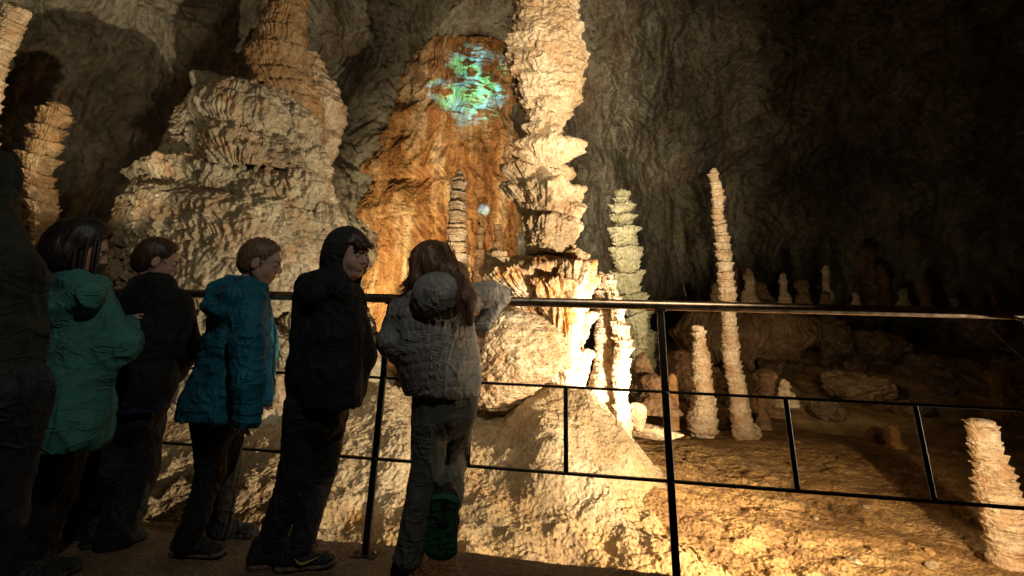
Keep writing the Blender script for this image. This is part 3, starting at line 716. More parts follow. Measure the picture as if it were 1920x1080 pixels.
formation('stalagmite', 'tallest thin stack of plates, crooked, right of the centre post', 'stalagmite', [
    (1338, 315, 7.4), (1337, 330, 8.1), (1342, 352, 9.6), (1347, 372, 11.1), (1346, 400, 10.4), (1349, 430, 11.1), (1355, 455, 11.8), (1358, 480, 12.6), (1361, 510, 13.3), (1362, 545, 14.1), (1366, 600, 14.1),
    (1370, 650, 14.1), (1376, 700, 14.8), (1385, 740, 16.3), (1390, 780, 17.0), (1397, 812, 18.5), (1402, 830, 22.2), (1405, 850, 22.2)],
    8.3, M['cream_layers'], layers=[dict(lam=.11, amp=.07, rag=.7, p=1.1, lob=1.4, even=.2), dict(lam=.04, amp=.02, rag=.6, lob=4)], lump=((3, 3, 2), .06), seed=51, res=1.1, fine=.006)
formation('stalagmite', 'shorter pale stack of plates swelling at its foot, right of the centre post', 'stalagmite', [
    (1308, 609, 8.4), (1310, 622, 11.8), (1313, 660, 13.4), (1317, 700, 16.0), (1320, 740, 18.5), (1320, 765, 21.8), (1316, 785, 27.7), (1315, 805, 26.9), (1316, 818, 20.2)],
    8.3, M['cream_layers'], layers=[dict(lam=.12, amp=.07, rag=.8, p=1.1, lob=1.6, even=.2), dict(lam=.045, amp=.02, rag=.6, lob=4)], lump=((3, 3, 3), .07), seed=53, res=1.1, fine=.006)
formation('stalagmite', 'near stack of ragged plates at the right border, lit white on its right', 'stalagmite', [
    (1834, 784, 20.6), (1838, 800, 23.2), (1846, 840, 25.8), (1861, 880, 28.4), (1870, 930, 31.0), (1882, 980, 32.7), (1894, 1030, 34.4), (1904, 1090, 37.8), (1916, 1180, 43.0), (1924, 1260, 48.2)],
    4.4, M['cream_layers'], layers=[dict(lam=.062, amp=.055, rag=.45, p=1.1, lob=1.5, even=.4), dict(lam=.02, amp=.010, rag=.6, lob=5)], lump=((5, 5, 4), .03), seed=55, res=1.2, fine=.003, capr=.35)
formation('stalagmite', 'round stump hugging the foot of the tallest thin stack', 'stalagmite', edges([(790, 1398, 1418), (800, 1395, 1424), (815, 1395, 1427), (830, 1395, 1424)]), 8.5, M['cream'], layers=[dict(lam=.06, amp=.02)], seed=56)
formation('stalagmite', 'thin orange ringed stalagmite just right of the centre post', 'stalagmite', edges([(700, 1256, 1266), (715, 1252, 1270), (760, 1252, 1272), (805, 1252, 1274)]), 8.6, M['orange'], layers=[dict(lam=.08, amp=.02)], seed=57)
# left border
formation('stalagmite', 'leaning dark orange stalagmite above the braided girl, bright on its right', 'stalagmite', [
    (108, 192, 16), (106, 205, 20), (98, 228, 23), (88, 255, 22), (78, 285, 24), (70, 310, 24), (72, 335, 22), (78, 360, 20), (84, 385, 20), (82, 410, 19), (86, 440, 20), (90, 560, 26), (90, 760, 30)],
    5.6, M['tan'], layers=[dict(lam=.22, amp=.10, rag=.7, p=1.3, lob=1.8), dict(lam=.08, amp=.04, rag=.9, lob=3)], flute=(8, .015), pit=((12, 12, 9), .03), seed=61, res=1.3, tilt=(.3, 0))
formation('stalagmite', 'leaning cream stalagmite cut off by the top left corner', 'stalagmite', [
    (28, 6, 16), (30, 22, 22), (20, 45, 22), (8, 75, 22), (-4, 105, 18), (-16, 140, 20), (-34, 220, 24), (-50, 400, 28)],
    4.7, M['cream_layers'], layers=[dict(lam=.14, amp=.05, rag=.6), dict(lam=.06, amp=.02, rag=.6)], seed=63, tilt=(.3, 0))

# orange flowstone curtain on the back wall, with ribs
formation('flowstone_curtain', 'orange and rust streaked flowstone curtain hanging down the back wall', 'flowstone', edges([
    (76, 786, 940), (110, 772, 948), (170, 766, 955), (205, 758, 955), (225, 732, 957), (250, 742, 958), (290, 722, 962), (325, 710, 960), (345, 738, 960), (368, 716, 958), (400, 700, 955), (425, 716, 950), (450, 735, 950), (500, 720, 950), (640, 700, 960), (780, 690, 970)]),
    13.0, M['orange'], layers=[dict(lam=3.0, amp=.5, rag=1.4, p=1.0, up=False, lob=3, even=.1)], flute=(8, .22), lump=((.8, .8, .3), 1.1), pit=((3.2, 3.2, .9), .26), seed=71, res=1.7, ell=.4, fine=.03, cap=True, capr=.15)
for k, (x0, x1, y0, y1, hw, mt) in enumerate([(902, 896, 400, 560, 7, 'brown'), (932, 926, 420, 560, 8, 'brown')]):
    formation('rock_rib', ['grey rib of rock at the foot of the orange curtain', 'dark grey rib of rock between the orange curtain and the tallest stalagmite'][k], 'flowstone',
              [(x0, y0, hw * .6), (x0 + 2, y0 + 25, hw), ((x0 + x1) / 2, (y0 + y1) / 2, hw * 1.2), (x1, y1, hw * 1.5)], 11.2, M[mt],
              layers=[dict(lam=.3, amp=.06, rag=.8)], lump=(2, .12), seed=73 + k)

# dark middle distance on the right: ledge, boulders, small stalagmites
formation('rock_ledge', 'draped flowstone ledge in the dark, carrying a row of small stalagmites', 'flowstone', edges([
    (556, 1330, 1480), (566, 1300, 1520), (590, 1270, 1540), (630, 1265, 1530), (660, 1290, 1480), (690, 1320, 1440)]), 13.5, M['brown'],
    layers=[dict(lam=.5, amp=.2, rag=.8, up=False)], flute=(11, .12), lump=(.8, .4), pit=((3, 3, 1.5), .15), seed=81, ell=.6, tilt=(.2, 0))
SM = [  # px, top y, base y, half width, distance, material, label
    (1236 + 149 - 80 + 36, 530, 560, 6, 13.0, 'cream', 'egg shaped pale stump on the dark ledge, left of the tallest thin stack'),
    (1380, 500, 562, 6, 13.4, 'brown', 'faint brown stalagmite peeping out right behind the tallest thin stack'),
    (1405, 503, 564, 9, 12.6, 'cream', 'double headed cream stalagmite on the dark ledge'),
    (1429, 527, 564, 10, 13.4, 'brown', 'squat brown stalagmite beside the double headed one'),
    (1470, 511, 562, 6, 13.0, 'cream', 'slender tan stalagmite in the middle of the dark ledge'),
    (1504, 524, 572, 10, 13.0, 'brown', 'broad stump at the right end of the dark ledge'),
    (1553, 497, 572, 6, 13.6, 'cream', 'tall thin tan stalagmite rising alone from the dark, above the handrail'),
    (1548, 549, 572, 6, 13.2, 'brown', 'tiny stump at the foot of the lone tan stalagmite'),
    (1604, 548, 574, 5, 14, 'cream', 'tiny pale stump above the handrail, left of the red brown stack'),
    (1625, 460, 580, 16, 17, 'brown', 'large dim red brown stack rising above the handrail'),
    (1650, 495, 584, 12, 17, 'brown', 'dim lump leaning against the red brown stack'),
    (1694, 540, 580, 8, 16, 'olive', 'dim greenish stump right of the red brown stack'),
    (1736, 522, 582, 7, 15, 'brown', 'leaning reddish stalagmite above the handrail near the right'),
    (1790, 558, 588, 8, 16, 'grey_cream', 'faint grey knob above the handrail near the right'),
    (1870, 536, 586, 8, 14, 'brown', 'leaning grey brown stalagmite above the handrail, nearest the right border'),
    (1473, 710, 748, 10, 9.6, 'cream', 'small pointed cream stalagmite just above the baluster'),
    (1430, 742, 790, 8, 9.0, 'brown', 'brown stub right of the tallest thin stack, behind the mid rail'),
    (1682, 795, 846, 10, 7.9, 'orange', 'small orange stalagmite standing alone on the bare floor'),
    (1640, 800, 842, 11, 8.2, 'brown', 'dark ringed stump left of the small orange stalagmite'),
    (1884, 691, 768, 17, 8.2, 'brown', 'reddish brown ringed stalagmite at the right border behind the mid rail'),
    (1345, 770, 812, 16, 9.3, 'brown', 'dark lumpy stump between the two pale stacks'),
    (1208, 660, 720, 15, 8.6, 'brown', 'brown rounded lump right of the glaring white stalagmite'),
    (1280, 655, 730, 26, 10, 'brown', 'broad brown knob behind the top of the shorter pale stack'),
    (1225, 700, 760, 20, 8.2, 'brown', 'dark brown hump left of the centre post'),
    (1430, 690, 760, 22, 10, 'brown', 'dim domed lump with drips, right of the tallest thin stack'),
]
for k, (x, y0, y1, hw, Y, mt, lab) in enumerate(SM):
    lean = {12: 14, 14: 14, 19: 14, 17: 6, 6: 5}.get(k, random.uniform(-2, 4))
    h = y1 - y0
    b1, b2 = random.uniform(-.35, .35) * hw, random.uniform(-.35, .35) * hw
    w1, w2, w3 = random.uniform(.7, 1.1), random.uniform(.75, 1.15), random.uniform(.9, 1.3)
    formation('stalagmite', lab, 'stalagmite', [(x - lean, y0, hw * .6), (x - lean * .85, y0 + h * .10, hw * .9 * w1), (x - lean * .6 + b1, y0 + h * .3, hw * w2), (x - lean * .3 + b2, y0 + h * .5, hw * .9 * w1), (x, y0 + h * .72, hw * 1.05 * w3), (x + 2, y0 + h * .92, hw * 1.5), (x + 3, y1 + 14, hw * 2.3)],
              Y, M[mt], layers=[dict(lam=max(.07, hw * Y / 900 * random.uniform(.5, 1.3)), amp=hw * Y / 900 * random.uniform(.25, .55), rag=random.uniform(.4, 1.2), p=1.2, lob=1.6)], lump=(2.5, hw * Y / 900 * .8), pit=((7, 7, 5), .05), seed=90 + k, res=1.4, fine=.01)


# ------------------------------------------------------------------ boulders and loose stones
def ico(n):
    import bmesh
    bm = bmesh.new(); bmesh.ops.create_icosphere(bm, subdivisions=n, radius=1)
    V = np.array([v.co[:] for v in bm.verts]); Fc = np.array([[v.index for v in f.verts] for f in bm.faces]); bm.free()
    return V, Fc


ICO = {n: ico(n) for n in (3, 4, 5, 6)}


def stone(name, label, px, py, Y, size, mat, seed, n=5, rot=0, flat=.35, cat='boulder', group=None, sink=.25, cuts=9, rough=.12, z=None):
    V, Fc = ICO[n]; V = V.copy(); rg = np.random.default_rng(seed)
    d = V + .25 * fbm(V, 1.1, 2, seed)[:, None] * V
    for _ in range(cuts):  # broken faces
        nrm = rg.normal(size=3); nrm /= np.linalg.norm(nrm); c = rg.uniform(.5, .85)
        k = d @ nrm; over = np.clip(k - c, 0, None); d = d - nrm * over[:, None] * .88
    d *= np.array(size)
    sc = min(size)
    nn = V / np.linalg.norm(V, axis=1)[:, None]
    d += nn * (rough * sc * fbm(d / sc + seed, 2.2, 5, seed))[:, None]
    cr, sr = math.cos(rot), math.sin(rot)
    d = d @ np.array([[cr, sr, 0], [-sr, cr, 0], [0, 0, 1]])
    c = J(px, py, Y)
    if z is not None: c[2] = z
    o = mesh_obj(name, d + c, Fc, mat, None, True, c - [0, 0, size[2] * .8])
    return tag(o, label, cat, group)


BR = dict(cuts=22, rough=.42, n=6)
stone('boulder', 'large slanted boulder lying on the dark floor behind the mid rail', 1605, 730, 10.5, (1.05, .7, .34), M['brown'], 5, rot=.2, **BR)
stone('boulder', 'flat pale topped rock beside the large slanted boulder', 1705, 765, 10.0, (.5, .4, .16), M['rubble'], 6, **BR)
stone('boulder', 'broken reddish block in the dark under the handrail', 1650, 648, 13.5, (.9, .7, .5), M['rubble'], 8, rot=.6, **BR)
stone('boulder', 'jagged dark rock left of the broken reddish block', 1568, 640, 13.4, (.55, .6, .75), M['rubble'], 9, **BR)
stone('boulder', 'dim block under the handrail near the right border', 1855, 620, 12.5, (.6, .6, .55), M['rubble'], 10, **BR)
rb = np.random.default_rng(77)
for k in range(26):
    x = rb.uniform(1300, 1860); y = rb.uniform(600, 735); Yd = np.interp(y, [600, 735], [13.6, 9.8]); sz = rb.uniform(.10, .34)
    g = J(x, y, Yd); zz = float(floor_z(np.array([g[0]]), np.array([g[1]]))[0])
    stone('boulder', 'small dark broken rock in the rubble slope behind the thin stacks', x, y, Yd, (sz * rb.uniform(1, 1.6), sz, sz * rb.uniform(.5, .9)), M['rubble' if k % 2 else 'brown'], 400 + k, n=5, rot=rb.uniform(0, 3), cuts=14, rough=.35, group='dark rocks of the rubble slope', z=zz + sz * .3)
stone('boulder', 'cream block wedged right of the glaring white stalagmite', 1196, 782, 6.3, (.13, .12, .16), M['cream'], 12)
stone('boulder', 'flat cream slab right of the foot of the glaring white stalagmite', 1225, 808, 6.4, (.34, .2, .09), M['cream'], 13, rot=-.3)
stone('boulder', 'rounded cream lump under the fluted fan, beside the slim stalagmite', 1085, 748, 5.6, (.22, .2, .15), M['cream'], 14)
stone('boulder', 'low grey cream rock at the foot of the twin stalagmites', 1120, 850, 5.6, (.30, .22, .17), M['mound'], 15)
rg = np.random.default_rng(5)
for k in range(34):
    if k < 12: x, y = rg.uniform(1215, 1440), rg.uniform(812, 835); where = 'at the foot of the two pale stacks'
    elif k < 24: x, y = rg.uniform(1290, 1780), rg.uniform(870, 1070); where = 'on the lit floor beyond the lower rail'
    else: x, y = rg.uniform(1480, 1850), 850 + rg.uniform(-6, 70); where = 'on the dim floor near the small orange stalagmite'
    g = G(x, y, -.74); s = rg.uniform(.03, .075) * (1.3 if k < 12 else .8)
    zz = float(floor_z(np.array([g[0]]), np.array([g[1]]))[0])
    mt = 'floor' if k % 3 else 'mound'
    stone('stone', 'loose %s stone lying %s' % ('ochre' if k % 3 else 'greyish', where), x, y, g[1], (s * rg.uniform(.8, 1.5), s, s * .6), M[mt], 200 + k, n=4, rot=rg.uniform(0, 3), cat='stone', group='loose stones ' + where, z=zz + s * .15, rough=.3)


# ------------------------------------------------------------------ railing
def railing():
    root = bpy.data.objects.new('railing', None); COL.objects.link(root); root.location = P1
    tag(root, 'dark metal railing with a round handrail between the children and the cave', 'railing')
    HT, MT, BT = 1.055, .695, .36
    ts = np.linspace(-4 * PANEL, 3 * PANEL, 120)
    tube_obj('handrail', [([rail_pt(t, HT) for t in ts], .0215)], M['steel'], root, 20)
    for z in (MT, BT):
        V, Fq = bar(rail_pt(-4 * PANEL, z), rail_pt(3 * PANEL, z), .010, .020, (0, 0, 1))
        mesh_obj('rail_bar', V - P1, Fq, M['iron'], root, False)
    PT = [-3 * PANEL, -2 * PANEL, -PANEL, 0, PANEL, PANEL + 1.45, PANEL + 2.9]
    for k in range(6):
        t = PT[k]
        V, Fq = bar(rail_pt(t, -.02), rail_pt(t, HT - .024), .030, .016, DR)
        p = mesh_obj('post', V - P1, Fq, M['iron'], root, False)
        V, Fq = bar(rail_pt(t, -.004), rail_pt(t, .006), .11, .08, DR, .004)
        mesh_obj('foot_plate', V - P1, Fq, M['iron'], root, False)
        V, Fq = bar(rail_pt(t, HT - .026), rail_pt(t, HT - .017), .050, .026, DR, .003)
        mesh_obj('bracket', V - P1, Fq, M['iron'], root, False)
        for q_ in (-.04, .04):
            tube_obj('bolt', [([rail_pt(t + q_, .004, 0), rail_pt(t + q_, .016, 0)], .007)], M['steel'], root, 6)
        for zz_ in (MT, BT):
            tube_obj('weld', [([rail_pt(t - .016, zz_, -.009), rail_pt(t + .016, zz_, -.009)], .0045)], M['iron'], root, 6)
        for j in (1, 2):
            tt = t + (PT[k + 1] - t) * j / 3
            V, Fq = bar(rail_pt(tt, BT + .003), rail_pt(tt, MT - .003), .020, .008, DR)
            mesh_obj('baluster', V - P1, Fq, M['iron'], root, False)


railing()
c = J(1250, 545, 11)
tag(tube_obj('cable', [([J(1262 + 0 * t, 430, 11) * (1 - t) + J(1306, 655, 11) * t - np.array([0, 0, .35 * t * (1 - t)]) for t in np.linspace(0, 1, 30)], .006)], M['steel'], None, 6, J(1306, 655, 11)), 'thin pale cable hanging left of the tallest thin stack', 'cable')
tag(tube_obj('cable', [([J(1850, 610, 7) * (1 - t) + J(1990, 730, 6) * t - np.array([0, 0, .1 * t * (1 - t)]) for t in np.linspace(0, 1, 30)], .007)], M['steel'], None, 6, J(1990, 730, 6)), 'thin pale cable slanting down at the right border', 'cable')


# ------------------------------------------------------------------ people: smooth distance-field bodies meshed with surface nets
V3 = lambda *a: np.array(a, float)


def unit(v): v = np.asarray(v, float); return v / (np.linalg.norm(v) + 1e-9)


class Blob:
    def __init__(s): s.p = []

    def add(s, fn, lo, hi, k=.015, op='u'): s.p.append((fn, np.asarray(lo, float), np.asarray(hi, float), k, op)); return s

    def cone(s, a, b, ra, rb, k=.02, op='u'):
        a = np.asarray(a, float); b = np.asarray(b, float); ab = b - a; L2 = ab @ ab + 1e-12

        def fn(P):
            v = P - a; t = np.clip((v @ ab) / L2, 0, 1)
            return np.linalg.norm(v - t[..., None] * ab, axis=-1) - (ra + (rb - ra) * t)
        r = max(ra, rb); return s.add(fn, np.minimum(a, b) - r, np.maximum(a, b) + r, k, op)

    def chain(s, pts, rads, k=.02):
        for i in range(len(pts) - 1): s.cone(pts[i], pts[i + 1], rads[i], rads[i + 1], k)
        return s

    def econe(s, a, b, A, B, lat, k=.03, op='u'):
        """elliptic cone: A, B = (half width along lat, half depth) at each end"""
        a = np.asarray(a, float); b = np.asarray(b, float); ab = b - a; L2 = ab @ ab; t_ = unit(ab)
        e = unit(np.asarray(lat, float) - t_ * (np.asarray(lat, float) @ t_))

        def fn(P):
            v = P - a; t = np.clip((v @ ab) / L2, 0, 1); q = v - t[..., None] * ab
            l = q @ e; w = np.sqrt(np.maximum((q * q).sum(-1) - l * l, 0)); rx = A[0] + (B[0] - A[0]) * t; ry = A[1] + (B[1] - A[1]) * t
            k0 = np.sqrt((l / rx) ** 2 + (w / ry) ** 2) + 1e-6; k1 = np.sqrt((l / rx ** 2) ** 2 + (w / ry ** 2) ** 2) + 1e-6
            return np.where(k0 < .3, (k0 - 1) * np.minimum(rx, ry), k0 * (k0 - 1) / k1)
        r = max(*A, *B); return s.add(fn, np.minimum(a, b) - r, np.maximum(a, b) + r, k, op)

    def ell(s, c, r, R=None, k=.015, op='u'):
        c = np.asarray(c, float); r = np.asarray(r, float); R = np.eye(3) if R is None else R

        def fn(P):
            q = (P - c) @ R; k0 = np.linalg.norm(q / r, axis=-1) + 1e-6; k1 = np.linalg.norm(q / r ** 2, axis=-1) + 1e-6
            return np.where(k0 < .3, (k0 - 1) * r.min(), k0 * (k0 - 1) / k1)
        m = r.max(); return s.add(fn, c - m, c + m, k, op)

    def box(s, c, h, R, rad, k=.01, op='u'):
        c = np.asarray(c, float); h = np.asarray(h, float)

        def fn(P):
            q = np.abs((P - c) @ R) - (h - rad)
            return np.linalg.norm(np.maximum(q, 0), axis=-1) + np.minimum(q.max(-1), 0) - rad
        m = np.linalg.norm(h); return s.add(fn, c - m, c + m, k, op)

    def cut(s, c, n, k=.01):
        """remove everything on the side the normal points to"""
        c = np.asarray(c, float); n = unit(n)
        return s.add(lambda P: -((P - c) @ n), [-1e3] * 3, [1e3] * 3, k, 's')

    def mesh(s, vox, fold=None):
        lo = np.min([p[1] for p in s.p if p[4] == 'u'], 0) - 4 * vox; hi = np.max([p[2] for p in s.p if p[4] == 'u'], 0) + 4 * vox
        n = np.ceil((hi - lo) / vox).astype(int) + 1
        ax = [lo[i] + vox * np.arange(n[i]) for i in range(3)]
        d = np.full(n, .5, np.float32)
        for fn, a, b, k, op in s.p:
            i0 = np.clip(np.floor((a - k - 4 * vox - lo) / vox).astype(int), 0, n - 1); i1 = np.clip(np.ceil((b + k + 4 * vox - lo) / vox).astype(int) + 1, 1, n)
            if (i1 <= i0).any(): continue
            sl = tuple(slice(i0[j], i1[j]) for j in range(3))
            P = np.stack(np.meshgrid(*[ax[j][sl[j]] for j in range(3)], indexing='ij'), -1)
            v = fn(P); D = d[sl]
            if op == 'u': h = np.clip(.5 + .5 * (D - v) / k, 0, 1); d[sl] = D + (v - D) * h - k * h * (1 - h)
            else: v = -v; h = np.clip(.5 + .5 * (v - D) / k, 0, 1); d[sl] = D + (v - D) * h + k * h * (1 - h)
        if fold is not None:
            m = np.abs(d) < .05; idx = np.argwhere(m); Pm = lo + idx * vox
            d[m] += fold(Pm).astype(np.float32)
        d[0] = d[-1] = .5; d[:, 0] = d[:, -1] = .5; d[:, :, 0] = d[:, :, -1] = .5
        sg = d < 0
        c = sum(sg[i:n[0] - 1 + i, j:n[1] - 1 + j, k:n[2] - 1 + k].astype(np.int8) for i in (0, 1) for j in (0, 1) for k in (0, 1))
        act = np.argwhere((c > 0) & (c < 8)); idm = np.full(c.shape, -1, np.int64); idm[tuple(act.T)] = np.arange(len(act))
        S = np.zeros((len(act), 3)); W_ = np.zeros(len(act))
        cs = [(i, j, k) for i in (0, 1) for j in (0, 1) for k in (0, 1)]
        for a in cs:
            for axis in range(3):
                if a[axis]: continue
                b = list(a); b[axis] = 1
                va = d[tuple((act + a).T)]; vb = d[tuple((act + b).T)]; m = (va < 0) != (vb < 0)
                t = np.where(m, va / np.where(m, va - vb, 1), 0)
                p = np.array(a, float)[None].repeat(len(act), 0); p[:, axis] += t
                S += p * m[:, None]; W_ += m
        V = lo + (act + S / W_[:, None]) * vox
        FF = []
        for axis in range(3):
            sl0 = [slice(None)] * 3; sl1 = [slice(None)] * 3; sl0[axis] = slice(0, -1); sl1[axis] = slice(1, None)
            e = np.argwhere(sg[tuple(sl0)] != sg[tuple(sl1)]); inside = sg[tuple(e.T)]
            u, v = [(1, 2), (2, 0), (0, 1)][axis]
            U_ = np.zeros(3, int); U_[u] = 1; W2 = np.zeros(3, int); W2[v] = 1
            q = np.stack([idm[tuple((e - U_ - W2).T)], idm[tuple((e - W2).T)], idm[tuple(e.T)], idm[tuple((e - U_).T)]], 1)
            q[~inside] = q[~inside][:, ::-1]; FF.append(q)
        Fq = np.vstack(FF); Fq = Fq[(Fq >= 0).all(1)]
        return V, Fq


def blob_obj(name, bl, vox, mat, parent, fold=None):
    V, Fq = bl.mesh(vox, fold)
    return mesh_obj(name, V, Fq, mat, parent, True, parent.location)


def folds(amp=.007, f=(9, 9, 6), seed=0, sharp=1.0, fine=.25):
    def fn(P):
        w = P + .05 * np.stack([noise(P, 6, seed + 1), noise(P, 6, seed + 2), noise(P, 6, seed + 3)], -1)
        r = np.exp(-(noise(w, f, seed) / .16) ** 2); r2 = np.exp(-(noise(w + 3.3, np.array(f) * 1.9, seed + 6) / .13) ** 2)
        r3 = np.exp(-(noise(w + 1.3, np.array([f[2] * 2.4, f[1] * 1.2, f[0] * 2.2]), seed + 7) / .10) ** 2)
        m = np.clip(.6 + 1.8 * noise(P, 3.2, seed + 8), 0, 1.5); m3 = np.clip(.3 + 2.2 * noise(P, 4.0, seed + 9), 0, 1.3)
        return -amp * .8 * (1.0 * r * m + fine * 2.0 * r2 * (1.5 - m) + .5 * r3 * m3 - .3)
    return fn


def head_frame(yaw, pitch=0, roll=0):
    y = math.radians(yaw); p = math.radians(pitch); r = math.radians(roll)
    f = V3(math.cos(y) * math.cos(p), math.sin(y) * math.cos(p), math.sin(p)); l = V3(-math.sin(y), math.cos(y), 0); u = np.cross(f, l)
    l, u = l * math.cos(r) + u * math.sin(r), u * math.cos(r) - l * math.sin(r)
    return np.stack([f, l, u], 1)  # columns: forward, left, up


def add_head(b, c, R, s=1.0):
    T = lambda x, y, z: c + R @ (V3(x, y, z) * s)
    b.ell(T(-.012, 0, .028), V3(.092, .073, .084) * s, R, .01)
    b.ell(T(.026, 0, -.034), V3(.060, .055, .076) * s, R, .03 * s)
    b.ell(T(.052, 0, -.088), V3(.020, .022, .018) * s, R, .025 * s)
    for q in (-1, 1):
        b.ell(T(.050, q * .034, -.036), V3(.026, .024, .028) * s, R, .02 * s)
        b.cone(T(.0, q * .052, -.045), T(.045, q * .030, -.088), .018 * s, .014 * s, .02 * s)
    b.cone(T(.076, -.028, .024), T(.076, .028, .024), .013 * s, .013 * s, .02 * s)
    for q in (-1, 1):
        b.ell(T(.092, q * .030, .004), V3(.018, .019, .013) * s, R, .012 * s, 's')
    b.cone(T(.082, 0, .010), T(.103, 0, -.024), .0075 * s, .010 * s, .012 * s)
    for q in (-1, 1): b.ell(T(.094, q * .009, -.028), V3(.009, .007, .006) * s, R, .006 * s)
    b.cone(T(.080, -.016, -.050), T(.080, .016, -.050), .0075 * s, .0075 * s, .006 * s)
    b.cone(T(.077, -.014, -.061), T(.077, .014, -.061), .0085 * s, .0085 * s, .006 * s)
    b.cone(T(.092, -.02, -.0555), T(.092, .02, -.0555), .0022 * s, .0022 * s, .003 * s, 's')
    for q in (-1, 1):
        b.ell(T(-.006, q * .077, -.008), V3(.019, .009, .030) * s, R, .008 * s)
        b.ell(T(-.001, q * .086, -.005), V3(.010, .006, .017) * s, R, .006 * s, 's')
    return T


def add_hand(b, wr, d, nrm, s=1.0, curl=.5, side=1):
    """wrist, direction of the fingers, palm normal (the way the palm faces)"""
    d = unit(d); nrm = unit(nrm - d * (nrm @ d)); lat = np.cross(nrm, d) * side
    pc = wr + d * .034 * s
    b.econe(wr, wr + d * .06 * s, (.020 * s, .013 * s), (.031 * s, .011 * s), lat, .012)
    for i, (o, L) in enumerate([(-.024, .052), (-.008, .060), (.008, .056), (.023, .044)]):
        p = wr + d * .066 * s + lat * o * s; cur = d.copy(); pts = [p - d * .012 * s, p]; a = 0
        for j, fr in enumerate((.45, .32, .23)):
            a += curl * (.75 + .12 * i) * (.6 if j == 0 else 1.0); v = d * math.cos(a) + nrm * math.sin(a); p = p + v * L * fr * s; pts.append(p)
        b.chain(pts, [.0082 * s, .0080 * s, .0074 * s, .0068 * s, .0058 * s], .003)
    p0 = wr + d * .022 * s - lat * .022 * s; v = unit(-lat * .75 + d * .6 + nrm * .35)
    p1 = p0 + v * .026 * s; p2 = p1 + unit(v + d * .5 + nrm * .3) * .022 * s
    b.chain([p0, p1, p2], [.011 * s, .0085 * s, .0066 * s], .006)


def shoe(parent, heel, toe, up=(0, 0, 1), w=.042, h=.075, mats=None, lace=True):
    """a trainer: body with collar and toe box, a sole with a lip, laces"""
    heel = np.asarray(heel, float); toe = np.asarray(toe, float); f = unit(toe - heel); u = unit(np.asarray(up, float) - f * (np.asarray(up, float) @ f)); l = np.cross(u, f)
    R = np.stack([f, l, u], 1); L = np.linalg.norm(toe - heel); T = lambda x, y, z: heel + R @ V3(x * L, y, z)
    b = Blob()
    b.econe(T(.16, 0, .035), T(.45, 0, .032), (w * .78, .034), (w * .92, .030), l, .02)
    b.econe(T(.45, 0, .030), T(.80, 0, .026), (w * .92, .028), (w * .96, .020), l, .02)
    b.ell(T(.84, 0, .024), (L * .13, w * .86, .020), R, .02)
    b.econe(T(.18, 0, .04), T(.20, 0, h), (w * .72, .036), (w * .66, .040), l, .02)
    b.econe(T(.24, 0, .055), T(.52, 0, .045), (w * .55, .025), (w * .5, .02), l, .02)
    o = blob_obj('shoe', b, .005, mats[0], parent, folds(.0016, (40, 40, 40), 3))
    b = Blob()
    b.econe(T(.12, 0, .012), T(.48, 0, .012), (w * .90, .020), (w * .88, .016), l, .01)
    b.econe(T(.48, 0, .012), T(.86, 0, .014), (w * .88, .016), (w * 1.08, .014), l, .01)
    b.ell(T(.90, 0, .016), (L * .11, w * .88, .013), R, .01)
    b.cut(T(0, 0, .0), -u, .003)
    so = blob_obj('sole', b, .005, mats[1], parent, None)
    so.parent = o
    if lace:
        ps = []
        for k in range(4):
            x = .36 + .09 * k; z = .078 - .007 * k
            ps.append(([T(x, -w * .45, z - .012), T(x + .02, -w * .2, z), T(x + .03, w * .2, z), T(x + .01, w * .45, z - .012)], .0022))
        lo = tube_obj('laces', ps, mats[2], parent, 6); lo.parent = o
    return o


SK = skin_mat()
EYE, nt_, b_ = nodes('eye'); b_.inputs['Base Color'].default_value = (.55, .5, .45, 1); b_.inputs['Roughness'].default_value = .15
PUP, nt_, b_ = nodes('iris'); b_.inputs['Base Color'].default_value = (.03, .015, .01, 1); b_.inputs['Roughness'].default_value = .1
H_DARK = hair_mat('hair_black_brown', (.010, .007, .006), (.03, .018, .012))
H_RED = hair_mat('hair_dark_brown', (.03, .014, .008), (.075, .035, .02))
H_LIGHT = hair_mat('hair_short_blond_brown', (.13, .07, .035), (.27, .16, .08))
H_GIRL = hair_mat('hair_long_brown', (.06, .028, .014), (.20, .10, .045))
C_TEAL = cloth('teal_fleece_cloth', (.05, .18, .145), .8)
C_BLUE = cloth('blue_shell_cloth', (.008, .12, .18), .6, bump=.2)
C_BLUE_LIT = cloth('lit_blue_shell_cloth', (.03, .26, .42), .6, bump=.2)  # brighter copy of the blue cloth, paints the lit strip of the jacket
C_BLACK = cloth('black_cloth', (.008, .008, .009), .75)
C_NAVY = cloth('navy_cloth', (.012, .022, .05), .8)
C_HOOD = cloth('dark_grey_jersey', (.028, .026, .024), .9)
C_GREY = cloth('grey_quilted_cloth', (.22, .205, .185), .5, bump=.2, wrinkle=.0055)
C_TROU = cloth('grey_green_trouser_cloth', (.10, .095, .075), .8)
C_DARKT = cloth('black_trouser_cloth', (.014, .014, .016), .7)
C_CAMO = cloth('dark_olive_cloth', (.016, .018, .010), .8, var=.7)
S_BLK = cloth('black_shoe_fabric', (.015, .015, .014), .6)
S_SOLE = cloth('worn_brown_rubber', (.16, .10, .075), .7)
S_DSOLE = cloth('dark_rubber', (.03, .03, .028), .7)
S_GREEN = cloth('green_rubber', (.02, .10, .05), .7)
S_LACE = cloth('olive_lace', (.10, .09, .05), .8)


def person(label, px, py, **kw):
    root = bpy.data.objects.new('person', None); COL.objects.link(root)
    root.location = G(px, py, 0.0)
    tag(root, label, 'person', 'visitors lined up at the railing')
    return root


